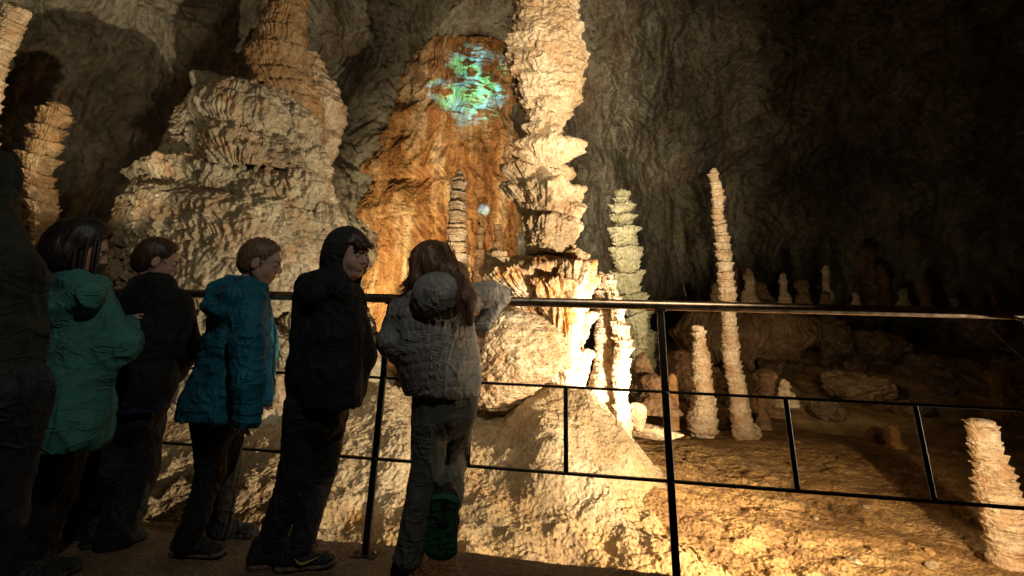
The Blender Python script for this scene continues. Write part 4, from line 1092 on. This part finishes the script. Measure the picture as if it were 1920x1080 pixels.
def eyes(root, T, R, s):
    for q in (-1, 1):
        V, Fc = ICO[3]
        e = mesh_obj('eye', V * .0120 * s + T(.0715, q * .030, .004), Fc, EYE, root, True, root.location)
        i = mesh_obj('iris', V * .0056 * s + T(.0785, q * .030, .004), Fc, PUP, root, True, root.location)
        i.parent = e


def skull_cap(T, R, s, th=.010, hairline=.058, nape=-.075, extra=None):
    """short hair: a shell over the skull cut at the hairline and nape"""
    b = Blob()
    b.ell(T(-.014, 0, .034), V3(.092 + th, .074 + th, .082 + th) * s, R, .01)
    b.ell(T(-.040, 0, -.016), V3(.062 + th, .058 + th, .060) * s, R, .03)
    if extra: extra(b)
    b.cut(T(hairline, 0, .045), R @ V3(1, 0, -.55), .012)
    for q in (-1, 1): b.ell(T(.030, q * .085, -.055), V3(.045, .045, .07) * s, R, .012, 's')
    b.cut(T(-.05, 0, nape), R @ V3(.25, 0, -1), .012)
    return b


def hairfold(seed, amp=.004, f=(38, 38, 14)):
    return lambda P: -amp * (1 - 2 * np.abs(noise(P, f, seed))) - amp * .5 * noise(P, np.array(f) * 2.2, seed + 1)


def tufts(root, T, R, s, mat, n, seed, grow=1.0):
    """short loose strands lying over the skull, ends lifting off a little"""
    rg = np.random.default_rng(seed); ps = []
    for _ in range(n):
        u = rg.normal(size=3); u /= np.linalg.norm(u)
        if u[2] < -.35 or (u[0] > .45 and u[2] < .55): continue
        pos = lambda q, e: T(-.014 + q[0] * (.096 + e), q[1] * (.077 + e), .030 + q[2] * (.088 + e))
        flow = unit(V3(.25, 0, -.8) + .45 * rg.normal(size=3)); L = rg.uniform(.15, .34) * grow; pts = []
        for t in np.linspace(0, 1, 5): q = unit(u + flow * L * t); pts.append(pos(q, .002 + .010 * t * t * rg.uniform(.2, 1)))
        ps.append((pts, np.linspace(.0019, .0006, 5)))
    return tube_obj('hair_strands', ps, mat, root, 4)


def hem(b, a, c_, seg):  # helper: chain of elliptic sections: list of (point, half width, half depth, lat)
    for i in range(len(seg) - 1):
        b.econe(seg[i][0], seg[i + 1][0], seg[i][1:3], seg[i + 1][1:3], a, c_)
    return b


def legs(b, hip, kn, an, r, k=.02): return b.chain([hip, kn, an], r, k)


def small_body(b, T, neck, chest, hip, legsL, arms, R, s=1.0):
    b.cone(T(-.02, 0, -.055), neck, .042 * s, .040 * s, .015)
    b.cone(neck, chest, .045, .085, .04); b.cone(chest, hip, .085, .085, .04)
    for L in legsL: b.chain(L, [.055, .042, .030], .02)
    for A_ in arms: b.chain(A_, [.036, .028, .020], .02)


# ---- the boy in the blue jacket
def boy_blue():
    root = person('fair haired boy in a bright blue hooded jacket, looking right', 385, 1042)
    Y = 2.40; j = lambda x, y, dy=0: J(x, y, Y + dy)
    R = head_frame(14, -10, 4); c = j(489, 492); s = .98; b = Blob(); T = add_head(b, c, R, s)
    lat = unit(V3(.75, -.62, 0))
    neck = j(462, 540); chest = j(448, 620); hip = j(415, 760)
    an = [j(352, 1022, -.02), j(412, 1000, .14)]; kn = [j(395, 885, 0), j(425, 880, .10)]; hp = [j(395, 765, -.03), j(430, 765, .05)]
    sh = [j(412, 575, -.06), j(478, 568, .04)]; el = [j(452, 660, -.13), j(494, 665, .12)]; wr = [j(462, 770, -.15), j(496, 735, .10)]
    small_body(b, T, neck, chest, hip, [[hp[i], kn[i], an[i]] for i in (0, 1)], [[sh[i], el[i], wr[i]] for i in (0, 1)], R)
    add_hand(b, wr[0], V3(.05, 0, -1), V3(.5, .8, 0), .82, .4); add_hand(b, wr[1], V3(.3, .3, -1), V3(.3, .9, 0), .82, .4, -1)
    blob_obj('body', b, .0065, SK, root); eyes(root, T, R, s)
    hb = skull_cap(T, R, s, .003, .052, -.07); tufts(root, T, R, s, H_LIGHT, 700, 1); blob_obj('hair', hb, .005, H_LIGHT, root, hairfold(3, .0022, (60, 60, 40)))
    jk = Blob()
    hem(jk, lat, .05, [(j(455, 548), .075, .075), (j(446, 585), .150, .105), (j(440, 650), .165, .120), (j(424, 720), .180, .135), (j(414, 768), .195, .15), (j(412, 776), .19, .145)])
    jk.cut(j(414, 786), V3(.03, 0, -1), .008)
    jk.chain([j(470, 566, -.05), j(466, 640, -.14), j(464, 720, -.17), j(462, 790, -.17)], [.070, .066, .060, .056], .03)
    jk.chain([j(480, 568, .06), j(495, 640, .13), j(498, 735, .12)], [.065, .056, .045], .03)
    # turned-down hood: overlapping rolls of cloth
    jk.chain([j(428, 528, -.02), j(462, 534, -.07), j(494, 540, -.02)], [.034, .036, .028], .02)
    jk.chain([j(412, 545, -.03), j(395, 572, -.09), j(420, 585, -.14)], [.048, .034, .04], .03)
    jk.chain([j(405, 548, -.02), j(440, 556, -.12), j(480, 552, -.07)], [.045, .05, .034], .03)
    jk.cut(j(462, 800, -.17), V3(0, 0, -1), .006)
    jk.ell(j(478, 520), (.056, .060, .05), None, .012, 's')
    fo = folds(.008, (9, 9, 4), 11)
    blob_obj('jacket', jk, .0065, C_BLUE, root, lambda P: fo(P) + .006 * noise(P, (14, 14, 40), 5))
    for z_, a_, d_ in ((768, .197, .152),):
        tube_obj('hem_band', [([j(414, z_) + unit(lat) * a_ * math.cos(q) + np.cross(unit(lat), V3(0, 0, 1)) * d_ * math.sin(q) for q in np.linspace(0, 2 * math.pi, 60)], .004)], C_BLUE, root, 6)
    fr = Blob(); fr.chain([j(497, 575, .02), j(500, 660, .06), j(500, 750, .06)], [.016, .022, .028], .02)
    blob_obj('jacket_front', fr, .006, C_BLUE_LIT, root, folds(.006, (16, 16, 6), 12))
    tr = Blob(); tr.econe(j(412, 735), j(412, 790), (.12, .095), (.115, .09), lat, .03)
    tr.chain([hp[0], kn[0], j(353, 1016, -.02)], [.085, .056, .046], .02); tr.chain([hp[1], kn[1], j(412, 996, .14)], [.080, .052, .044], .02)
    blob_obj('trousers', tr, .007, C_DARKT, root, folds(.007, (9, 9, 12), 13))
    g0 = G(318, 1040); g1 = G(432, 1046); shoe(root, g0 + V3(0, 0, .002), g0 + unit(g1 - g0) * .235 + V3(0, 0, .002), mats=(S_BLK, S_SOLE, S_LACE))
    g0 = G(384, 1008) ; shoe(root, g0, g0 + unit(V3(1, .15, 0)) * .225, mats=(S_BLK, S_DSOLE, S_LACE))


def boy_hooded():
    root = person('boy in a black jacket with a dark hood up, turning his face right', 555, 1065)
    Y = 2.32; j = lambda x, y, dy=0: J(x, y, Y + dy)
    R = head_frame(-22, -6, 4); c = j(655, 478); s = .99; b = Blob(); T = add_head(b, c, R, s)
    lat = unit(V3(.9, -.43, 0))
    neck = j(640, 535); chest = j(622, 620); hip = j(600, 745)
    hp = [j(572, 760, -.02), j(618, 758, .03)]; kn = [j(552, 885, .0), j(604, 880, .06)]; an = [j(500, 1035, .02), j(556, 1032, .0)]
    sh = [j(580, 560, -.03), j(662, 560, .03)]; el = [j(570, 680, -.04), j(684, 672, .06)]; wr = [j(600, 740, .12), j(668, 738, .10)]
    small_body(b, T, neck, chest, hip, [[hp[i], kn[i], an[i]] for i in (0, 1)], [[sh[i], el[i], wr[i]] for i in (0, 1)], R)
    add_hand(b, wr[0], V3(.4, .9, 0), V3(0, 0, -1), .82, .6); add_hand(b, wr[1], V3(-.5, .6, -.1), V3(0, .3, -1), .82, .6, -1)
    blob_obj('body', b, .0055, SK, root, None); eyes(root, T, R, s)
    # fringe of hair under the hood
    hb = Blob(); hb.ell(T(-.004, 0, .034), V3(.100, .080, .088) * s, R, .01); hb.cut(T(0, 0, .052), R @ V3(0, 0, -1), .008); hb.cone(T(.085, -.05, .048), T(.105, -.02, .052), .012, .009, .02); hb.cone(T(.085, .05, .048), T(.108, .01, .054), .012, .01, .02)
    blob_obj('hair', hb, .005, H_RED, root, hairfold(5, .004, (50, 50, 12)))
    # hood: shell open at the face
    hd = Blob(); hd.ell(T(-.030, 0, .026), V3(.108, .098, .112) * s, R, .02); hd.cone(T(-.05, 0, -.04), T(-.045, 0, -.12), .088, .085, .04); hd.cone(T(-.02, 0, -.10), T(.0, 0, -.13), .078, .078, .04)
    hd.ell(T(.058, 0, -.008), V3(.085, .070, .098) * s, R, .012, 's'); hd.cut(T(.062, 0, 0), R @ V3(1, 0, -.10), .01)
    fo = folds(.005, (10, 10, 5), 21)
    blob_obj('hood', hd, .0055, C_HOOD, root, fo)
    jk = Blob()
    hem(jk, lat, .05, [(j(628, 538), .085, .075), (j(618, 565), .150, .105), (j(614, 630), .165, .12), (j(608, 700), .175, .125), (j(610, 748), .178, .13)])
    jk.cut(j(600, 758), V3(-.02, 0, -1), .008)
    jk.chain([j(578, 528, -.02), j(600, 530, -.08), j(640, 545, -.1)], [.045, .055, .05], .03)  # outer hood lying on the back
    jk.cone(j(566, 532, -.05), j(590, 556, -.12), .03, .05, .03)
    jk.chain([sh[0], el[0], wr[0]], [.072, .058, .045], .03)
    jk.chain([j(655, 560, .03), j(680, 668, .05), j(664, 738, .08)], [.07, .058, .047], .03)
    jk.cone(j(668, 700, .02), j(672, 735, .04), .04, .035, .03)
    fj = folds(.008, (9, 9, 4.5), 22)
    blob_obj('jacket', jk, .0065, C_BLACK, root, fj)
    tr = Blob(); tr.econe(j(598, 730), j(596, 785), (.125, .095), (.12, .09), lat, .03)
    tr.chain([hp[0], kn[0], j(503, 1030, .02)], [.088, .062, .050], .02); tr.chain([hp[1], kn[1], j(562, 1030, .0)], [.086, .062, .050], .02)
    blob_obj('trousers', tr, .007, C_DARKT, root, folds(.008, (9, 9, 13), 23))
    g0 = G(508, 1072); g1 = G(640, 1060); shoe(root, g0 + V3(0, 0, .002), g0 + unit(g1 - g0) * .245 + V3(0, 0, .002), mats=(S_BLK, S_SOLE, S_LACE))
    g0 = G(458, 1068); shoe(root, g0, g0 + unit(V3(1, .35, 0)) * .235, mats=(S_BLK, S_SOLE, S_LACE))
    # yellow tick-shaped mark on the side of the front shoe
    f = unit(g1 - G(508, 1072)); o0 = G(508, 1072) + f * .13 + V3(0, 0, .040) - np.cross(V3(0, 0, 1), f) * .043
    tube_obj('shoe_mark', [([o0 + f * x + V3(0, 0, z) for x, z in ((-.045, .012), (-.03, -.004), (-.012, -.008), (.02, .002), (.045, .012))], [.001, .004, .005, .003, .001])], cloth('yellow_mark', (.35, .30, .08), .5), root, 8)


def girl():
    root = person('girl with long brown hair in a grey quilted jacket, leaning on the handrail', 775, 1085)
    Y = 2.22; j = lambda x, y, dy=0: J(x, y, Y + dy)
    R = head_frame(155, -4, -4); c = j(803, 503); s = .97; b = Blob(); T = add_head(b, c, R, s)
    lat = V3(1, .05, 0)
    neck = j(815, 560); chest = j(815, 620); hip = j(835, 735)
    hp = [j(812, 750), j(858, 745)]; kn = [j(800, 885, .0), j(852, 850, .14)]; an = [j(762, 1050, -.02), j(838, 945, -.04)]
    sh = [j(752, 590), j(872, 560)]; el = [j(735, 645, .0), j(938, 550, .10)]; wr = [j(775, 650, .16), j(903, 612, .09)]
    small_body(b, T, neck, chest, hip, [[hp[i], kn[i], an[i]] for i in (0, 1)], [], R)
    b.chain([sh[1], el[1], wr[1]], [.036, .028, .020], .02); b.chain([sh[0], el[0], wr[0]], [.036, .028, .020], .02)
    add_hand(b, wr[1] + V3(-.002, 0, -.015), V3(-.05, .02, -1), V3(-.55, .8, 0), .86, .42); add_hand(b, wr[0], V3(.6, .8, 0), V3(0, 0, -1), .82, .5, -1)
    blob_obj('body', b, .0055, SK, root); eyes(root, T, R, s)
    # hair: cap, long locks over the hood and back
    hb = skull_cap(T, R, s, .012, .060, -.10)
    hb.ell(T(-.03, 0, -.02), V3(.090, .078, .105), R, .03)
    hb.chain([T(.02, .070, .03), T(.01, .080, -.05), j(757, 560, -.03)], [.022, .024, .014], .02)
    hb.chain([T(.03, -.070, .02), T(.02, -.078, -.06), j(800, 545, .05)], [.022, .022, .018], .02)
    hb.chain([T(-.06, -.02, .02), j(856, 515, -.08), j(874, 560, -.15), j(880, 605, -.14)], [.055, .044, .034, .012], .03)
    hb.chain([T(-.05, .03, 0), j(838, 510, -.09), j(862, 545, -.11)], [.05, .04, .02], .03)
    blob_obj('hair', hb, .0055, H_GIRL, root, hairfold(7, .006, (42, 42, 9)))
    rg = np.random.default_rng(4); ps = []
    for k in range(420):
        a = rg.uniform(-1, 1); top = T(-.055 + rg.normal() * .03, a * .06, .085 + rg.normal() * .02)
        if k < 290:
            e = j(870 + rg.normal() * 15, 592 + rg.uniform(-40, 34), -.165 + rg.normal() * .015); m1 = j(844 + rg.normal() * 11, 500 + rg.normal() * 8, -.13); m2 = j(872 + rg.normal() * 10, 545, -.19)
        else:
            top = T(.03 + rg.normal() * .02, .06, .05); e = j(752 + rg.normal() * 8, 558 + rg.uniform(-25, 20), -.05 + rg.normal() * .01); m1 = T(.02 + rg.normal() * .012, .092, -.02); m2 = j(772 + rg.normal() * 8, 530, -.06)
        t = np.linspace(0, 1, 12)[:, None]
        pts = (1 - t) ** 3 * top + 3 * (1 - t) ** 2 * t * m1 + 3 * (1 - t) * t * t * m2 + t ** 3 * e
        pts[1:, 0] += .004 * np.sin(t[1:, 0] * 9 + k)
        ps.append((pts, np.linspace(.0018, .0005, 12)))
    tube_obj('hair_strands', ps, H_GIRL, root, 5)
    jk = Blob()
    hem(jk, lat, .05, [(j(810, 560), .12, .095), (j(808, 590), .165, .115), (j(812, 640), .175, .125), (j(826, 690), .160, .12), (j(832, 728), .158, .12)])
    jk.cut(j(832, 741), V3(0, 0, -1), .01)
    jk.chain([j(756, 585), j(738, 640, -.02), j(772, 655, .14)], [.068, .066, .045], .03)
    jk.chain([j(868, 564), j(918, 550, .07), j(938, 556, .09)], [.068, .054, .046], .02)
    jk.chain([j(938, 556, .09), j(918, 585, .09), j(906, 607, .09)], [.046, .042, .038], .015)
    jk.chain([j(907, 604, .09), j(904, 610, .09)], [.041, .041], .004)

    def quilt(P):
        zz = P[:, 2] + .35 * (P[:, 0] - root.location[0]) ** 2 - .16 * P[:, 0] + .035 * noise(P, 4, 3)
        t = (zz / .043) % 1.0
        cr = np.exp(-(noise(P, (22, 22, 9), 4) / .12) ** 2) + .7 * np.exp(-(noise(P, (9, 9, 12), 6) / .10) ** 2)
        return -.0045 * np.sin(np.pi * t) ** .5 * np.clip(.8 + 1.2 * noise(P, 6, 9), .3, 1.3) - .003 * cr + .003
    blob_obj('jacket', jk, .006, C_GREY, root, quilt)
    hd = Blob(); hd.ell(j(820, 550, -.135), (.110, .058, .090), None, .03); hd.ell(j(820, 578, -.11), (.10, .05, .05), None, .04); hd.ell(j(826, 548, -.20), (.060, .022, .058), None, .03, 's'); hd.ell(j(826, 552, -.172), (.05, .03, .05), None, .03); hd.chain([j(775, 556, -.06), j(790, 575, -.08), j(825, 592, -.09), j(860, 575, -.08), j(872, 556, -.06)], [.03, .026, .026, .026, .03], .03)
    blob_obj('hood', hd, .0055, C_GREY, root, folds(.006, (14, 14, 8), 31))
    tr = Blob(); tr.econe(j(834, 722), j(836, 775), (.135, .10), (.125, .095), lat, .03)
    tr.chain([hp[0], kn[0], j(766, 1040, -.02)], [.090, .064, .056], .015); tr.chain([hp[1], kn[1]], [.088, .058], .015); tr.chain([kn[1], j(839, 945, -.03)], [.058, .052], .015)
    blob_obj('trousers', tr, .007, C_TROU, root, folds(.007, (9, 9, 10), 33))
    g = G(760, 1088); shoe(root, g + V3(-.02, -.06, .002), g + V3(-.02, .17, .002), mats=(S_BLK, S_SOLE, S_LACE))
    # raised foot: toes down, sole towards the viewer
    toe = j(822, 1056, -.10); heel = j(836, 925, -.16)
    shoe(root, heel, toe, up=V3(0, 1, .2), w=.062, mats=(S_BLK, S_GREEN, S_LACE), lace=False)


def boy_dark():
    root = person('boy in a black jacket and wide black trousers between the teal and blue jackets', 205, 1028)
    Y = 2.46; j = lambda x, y, dy=0: J(x, y, Y + dy)
    R = head_frame(38, -10, 2); c = j(294, 490); s = .97; b = Blob(); T = add_head(b, c, R, s)
    lat = unit(V3(.9, -.4, 0)); neck = j(285, 545); chest = j(275, 620); hip = j(245, 745)
    hp = [j(225, 760), j(268, 760, .03)]; kn = [j(205, 880), j(255, 880, .06)]; an = [j(150, 985, .12), j(205, 1010, .0)]
    sh = [j(225, 570), j(332, 570, .02)]; el = [j(230, 680, -.05), j(355, 655, .05)]; wr = [j(260, 740, .12), j(326, 705, .14)]
    small_body(b, T, neck, chest, hip, [[hp[i], kn[i], an[i]] for i in (0, 1)], [[sh[i], el[i], wr[i]] for i in (0, 1)], R)
    add_hand(b, wr[0], V3(.4, .9, 0), V3(0, 0, -1), .82, .6); add_hand(b, wr[1], V3(-.5, .6, -.1), V3(0, .3, -1), .82, .6, -1)
    blob_obj('body', b, .007, SK, root); eyes(root, T, R, s)
    blob_obj('hair', skull_cap(T, R, s, .005, .05, -.07), .006, H_RED, root, hairfold(9, .003)); tufts(root, T, R, s, H_RED, 700, 2)
    jk = Blob(); hem(jk, lat, .05, [(j(285, 538), .09, .08), (j(280, 562), .155, .11), (j(275, 640), .165, .12), (j(258, 720), .175, .13), (j(250, 745), .178, .13)])
    jk.cut(j(250, 756), V3(-.02, 0, -1), .008); jk.chain([j(255, 528), j(290, 535, -.07), j(318, 532, -.02)], [.03, .034, .028], .02)
    jk.chain([sh[0], el[0], wr[0]], [.07, .06, .045], .03); jk.chain([sh[1], el[1], wr[1]], [.068, .056, .046], .03)
    blob_obj('jacket', jk, .007, C_BLACK, root, folds(.008, (6, 6, 3.5), 42))
    st = Blob(); st.econe(j(255, 690), j(250, 758), (.172, .125), (.176, .13), lat, .03); st.cut(j(250, 768), V3(0, 0, -1), .006)
    blob_obj('jumper_hem', st, .007, C_NAVY, root, folds(.008, (6, 6, 3.5), 43))
    tr = Blob(); tr.econe(j(248, 735), j(244, 790), (.135, .10), (.13, .1), lat, .03)
    tr.chain([hp[0], kn[0], j(160, 985, .10)], [.098, .088, .076], .02); tr.chain([hp[1], kn[1], j(220, 1005, .0)], [.098, .088, .076], .02)
    blob_obj('trousers', tr, .008, C_DARKT, root, folds(.009, (8, 8, 6), 44))
    g0 = G(145, 1030); g1 = G(268, 1012); shoe(root, g0, g0 + unit(g1 - g0) * .24, mats=(S_BLK, S_DSOLE, S_LACE))
    g0 = G(118, 1012); shoe(root, g0, g0 + unit(V3(1, .25, 0)) * .22, mats=(S_BLK, S_DSOLE, S_LACE))


def girl_teal():
    root = person('girl with black braids in a teal green hooded jacket', 60, 1090)
    Y = 2.10; j = lambda x, y, dy=0: J(x, y, Y + dy)
    R = head_frame(32, -12, 4); c = j(150, 470); s = 1.0; b = Blob(); T = add_head(b, c, R, s)
    lat = unit(V3(.85, -.5, 0)); neck = j(140, 535); chest = j(125, 640); hip = j(90, 800)
    hp = [j(60, 830), j(105, 825)]; kn = [j(30, 950), j(80, 940, .08)]; an = [j(-10, 1080), j(35, 1075, .1)]
    sh = [j(70, 590), j(180, 580, .02)]; el = [j(60, 720, -.05), j(222, 655, .03)]; wr = [j(110, 760, .15), j(232, 602, .17)]
    small_body(b, T, neck, chest, hip, [[hp[i], kn[i], an[i]] for i in (0, 1)], [[sh[i], el[i], wr[i]] for i in (0, 1)], R)
    add_hand(b, wr[0], V3(.4, .9, 0), V3(0, 0, -1), .82, .6); add_hand(b, wr[1], V3(.1, .8, .35), V3(.3, .3, -.9), .84, .7, -1)
    blob_obj('body', b, .0065, SK, root); eyes(root, T, R, s)
    hb = skull_cap(T, R, s, .026, .045, -.09)
    hb.ell(T(-.055, .03, .03), V3(.08, .08, .085), R, .03); hb.ell(T(-.05, -.03, -.035), V3(.07, .075, .07), R, .03)
    blob_obj('hair', hb, .006, H_DARK, root, lambda P: -.006 * (1 - 2 * np.abs(noise(P, (24, 24, 10), 8))))
    rg = np.random.default_rng(8)
    for k in range(9):  # thin twisted braids
        a = [-.085, -.09, -.07, -.088, .06, .08, -.05, .03, -.08][k]; x0 = [.045, .02, .0, .06, .0, .02, -.05, -.06, -.02][k]; L = rg.uniform(.15, .21)
        t = np.linspace(0, 1, 40); base = T(x0, a * .8, .06)
        pts = np.stack([T(x0 + .02 * tt, a * (1 + .12 * math.sin(tt * 3)), .06) * (1 - .0) + V3(0, 0, -L * tt ** 1.1) for tt in t])
        r = .0065 + .0022 * np.abs(np.sin(t * 40))
        tube_obj('braid', [(pts, r)], H_DARK, root, 8)
    jk = Blob(); hem(jk, lat, .05, [(j(140, 545), .10, .09), (j(130, 580), .16, .12), (j(125, 660), .175, .13), (j(108, 740), .20, .15), (j(98, 800), .23, .17), (j(95, 818), .232, .17)])
    jk.cut(j(96, 826), V3(-.06, 0, -1), .008)
    jk.chain([j(178, 578), j(214, 650, .0), j(232, 648, .02), j(236, 612, .12)], [.078, .070, .062, .046], .03)
    jk.chain([j(200, 640, .0), j(196, 700, -.02)], [.06, .035], .05)
    jk.chain([sh[0], el[0], wr[0]], [.08, .07, .05], .03)
    jk.chain([j(75, 560, -.02), j(110, 580, -.12), j(165, 556, -.12), j(192, 540, -.02)], [.05, .055, .045, .034], .03)
    jk.chain([j(100, 530), j(140, 528, -.09), j(185, 530, -.02)], [.04, .045, .03], .03)
    fj = folds(.009, (9, 9, 4), 52)
    blob_obj('jacket', jk, .007, C_TEAL, root, lambda P: fj(np.stack([P[:, 0] + .4 * P[:, 2], P[:, 1], P[:, 2]], -1)) + .005 * noise(P, (8, 8, 26), 6))
    tr = Blob(); tr.econe(j(90, 800), j(84, 860), (.15, .12), (.14, .11), lat, .03)
    tr.chain([hp[0], kn[0], an[0]], [.115, .10, .08], .03); tr.chain([hp[1], kn[1], an[1]], [.115, .095, .07], .03)
    blob_obj('trousers', tr, .008, C_DARKT, root, folds(.009, (8, 8, 6), 54))
    g0 = G(-30, 1105); shoe(root, g0, g0 + V3(.22, .08, 0), mats=(S_BLK, S_DSOLE, S_LACE)); g0 = G(15, 1085); shoe(root, g0, g0 + V3(.22, .06, 0), mats=(S_BLK, S_DSOLE, S_LACE))


def hooded_left():
    root = bpy.data.objects.new('person', None); COL.objects.link(root); Y = 1.52; j = lambda x, y, dy=0: J(x, y, Y + dy)
    f = j(-60, 900); root.location = (f[0] - .04, Y, 0.0)
    tag(root, 'person in a dark olive hooded coat cut off by the left border, nearest the viewer', 'person', 'visitors lined up at the railing')
    R = head_frame(92, -4, 0); c = j(-40, 362); s = 1.0; b = Blob(); T = add_head(b, c, R, s); lat = V3(1, -.2, 0)
    x0, z0 = root.location[0], 0
    pt = lambda dx, dy, z: V3(x0 + dx, Y + dy, z)
    neck = j(-36, 470); chest = j(-40, 620); hip = j(-50, 860)
    hp = [pt(-.09, 0, .72), pt(.08, 0, .72)]; kn = [pt(-.10, .03, .40), pt(.09, .03, .40)]; an = [pt(-.10, 0, .06), pt(.09, 0, .06)]
    sh = [j(-140, 520), j(12, 520)]; el = [j(-160, 700), j(16, 670, .02)]; wr = [j(-120, 800, .18), j(-10, 790, .18)]
    small_body(b, T, neck, chest, hip, [[hp[i], kn[i], an[i]] for i in (0, 1)], [[sh[i], el[i], wr[i]] for i in (0, 1)], R)
    add_hand(b, wr[0], V3(.3, .9, 0), V3(0, 0, -1), .95, .6); add_hand(b, wr[1], V3(-.3, .8, -.3), V3(0, .3, -1), .95, .6, -1)
    blob_obj('body', b, .009, SK, root); eyes(root, T, R, s)
    blob_obj('hair', skull_cap(T, R, s, .010, .05, -.07), .008, H_DARK, root, hairfold(9, .003))
    hd = Blob(); hd.ell(T(-.03, 0, .03), V3(.118, .108, .122), R, .02); hd.cone(T(-.05, 0, -.04), j(-30, 500), .10, .12, .04); hd.ell(T(.062, 0, -.01), V3(.085, .07, .1), R, .012, 's'); hd.cut(T(.066, 0, 0), R @ V3(1, 0, 0), .01)
    blob_obj('hood', hd, .008, C_CAMO, root, folds(.008, (9, 9, 5), 62))
    jk = Blob(); hem(jk, lat, .05, [(j(-40, 480), .12, .11), (j(-48, 540), .165, .14), (j(-54, 660), .17, .15), (j(-62, 780), .165, .15), (j(-72, 880), .155, .14)])
    jk.cut(j(-60, 905), V3(0, 0, -1), .008); jk.chain([sh[1], el[1], wr[1]], [.075, .062, .05], .03); jk.chain([sh[0], el[0], wr[0]], [.075, .066, .05], .03)
    blob_obj('coat', jk, .009, C_CAMO, root, folds(.012, (6, 6, 4), 63))
    tr = Blob()
    for q in (0, 1): tr.chain([hp[q], kn[q], an[q] + V3(0, 0, .02)], [.10, .085, .07], .03)
    blob_obj('trousers', tr, .009, C_DARKT, root, folds(.009, (8, 8, 6), 64))
    for q in (0, 1): a = an[q] * V3(1, 1, 0) + V3(-.02, -.07, .002); shoe(root, a, a + V3(.05, .25, 0), mats=(S_BLK, S_DSOLE, S_LACE))


boy_blue(); boy_hooded(); girl(); boy_dark(); girl_teal(); hooded_left()
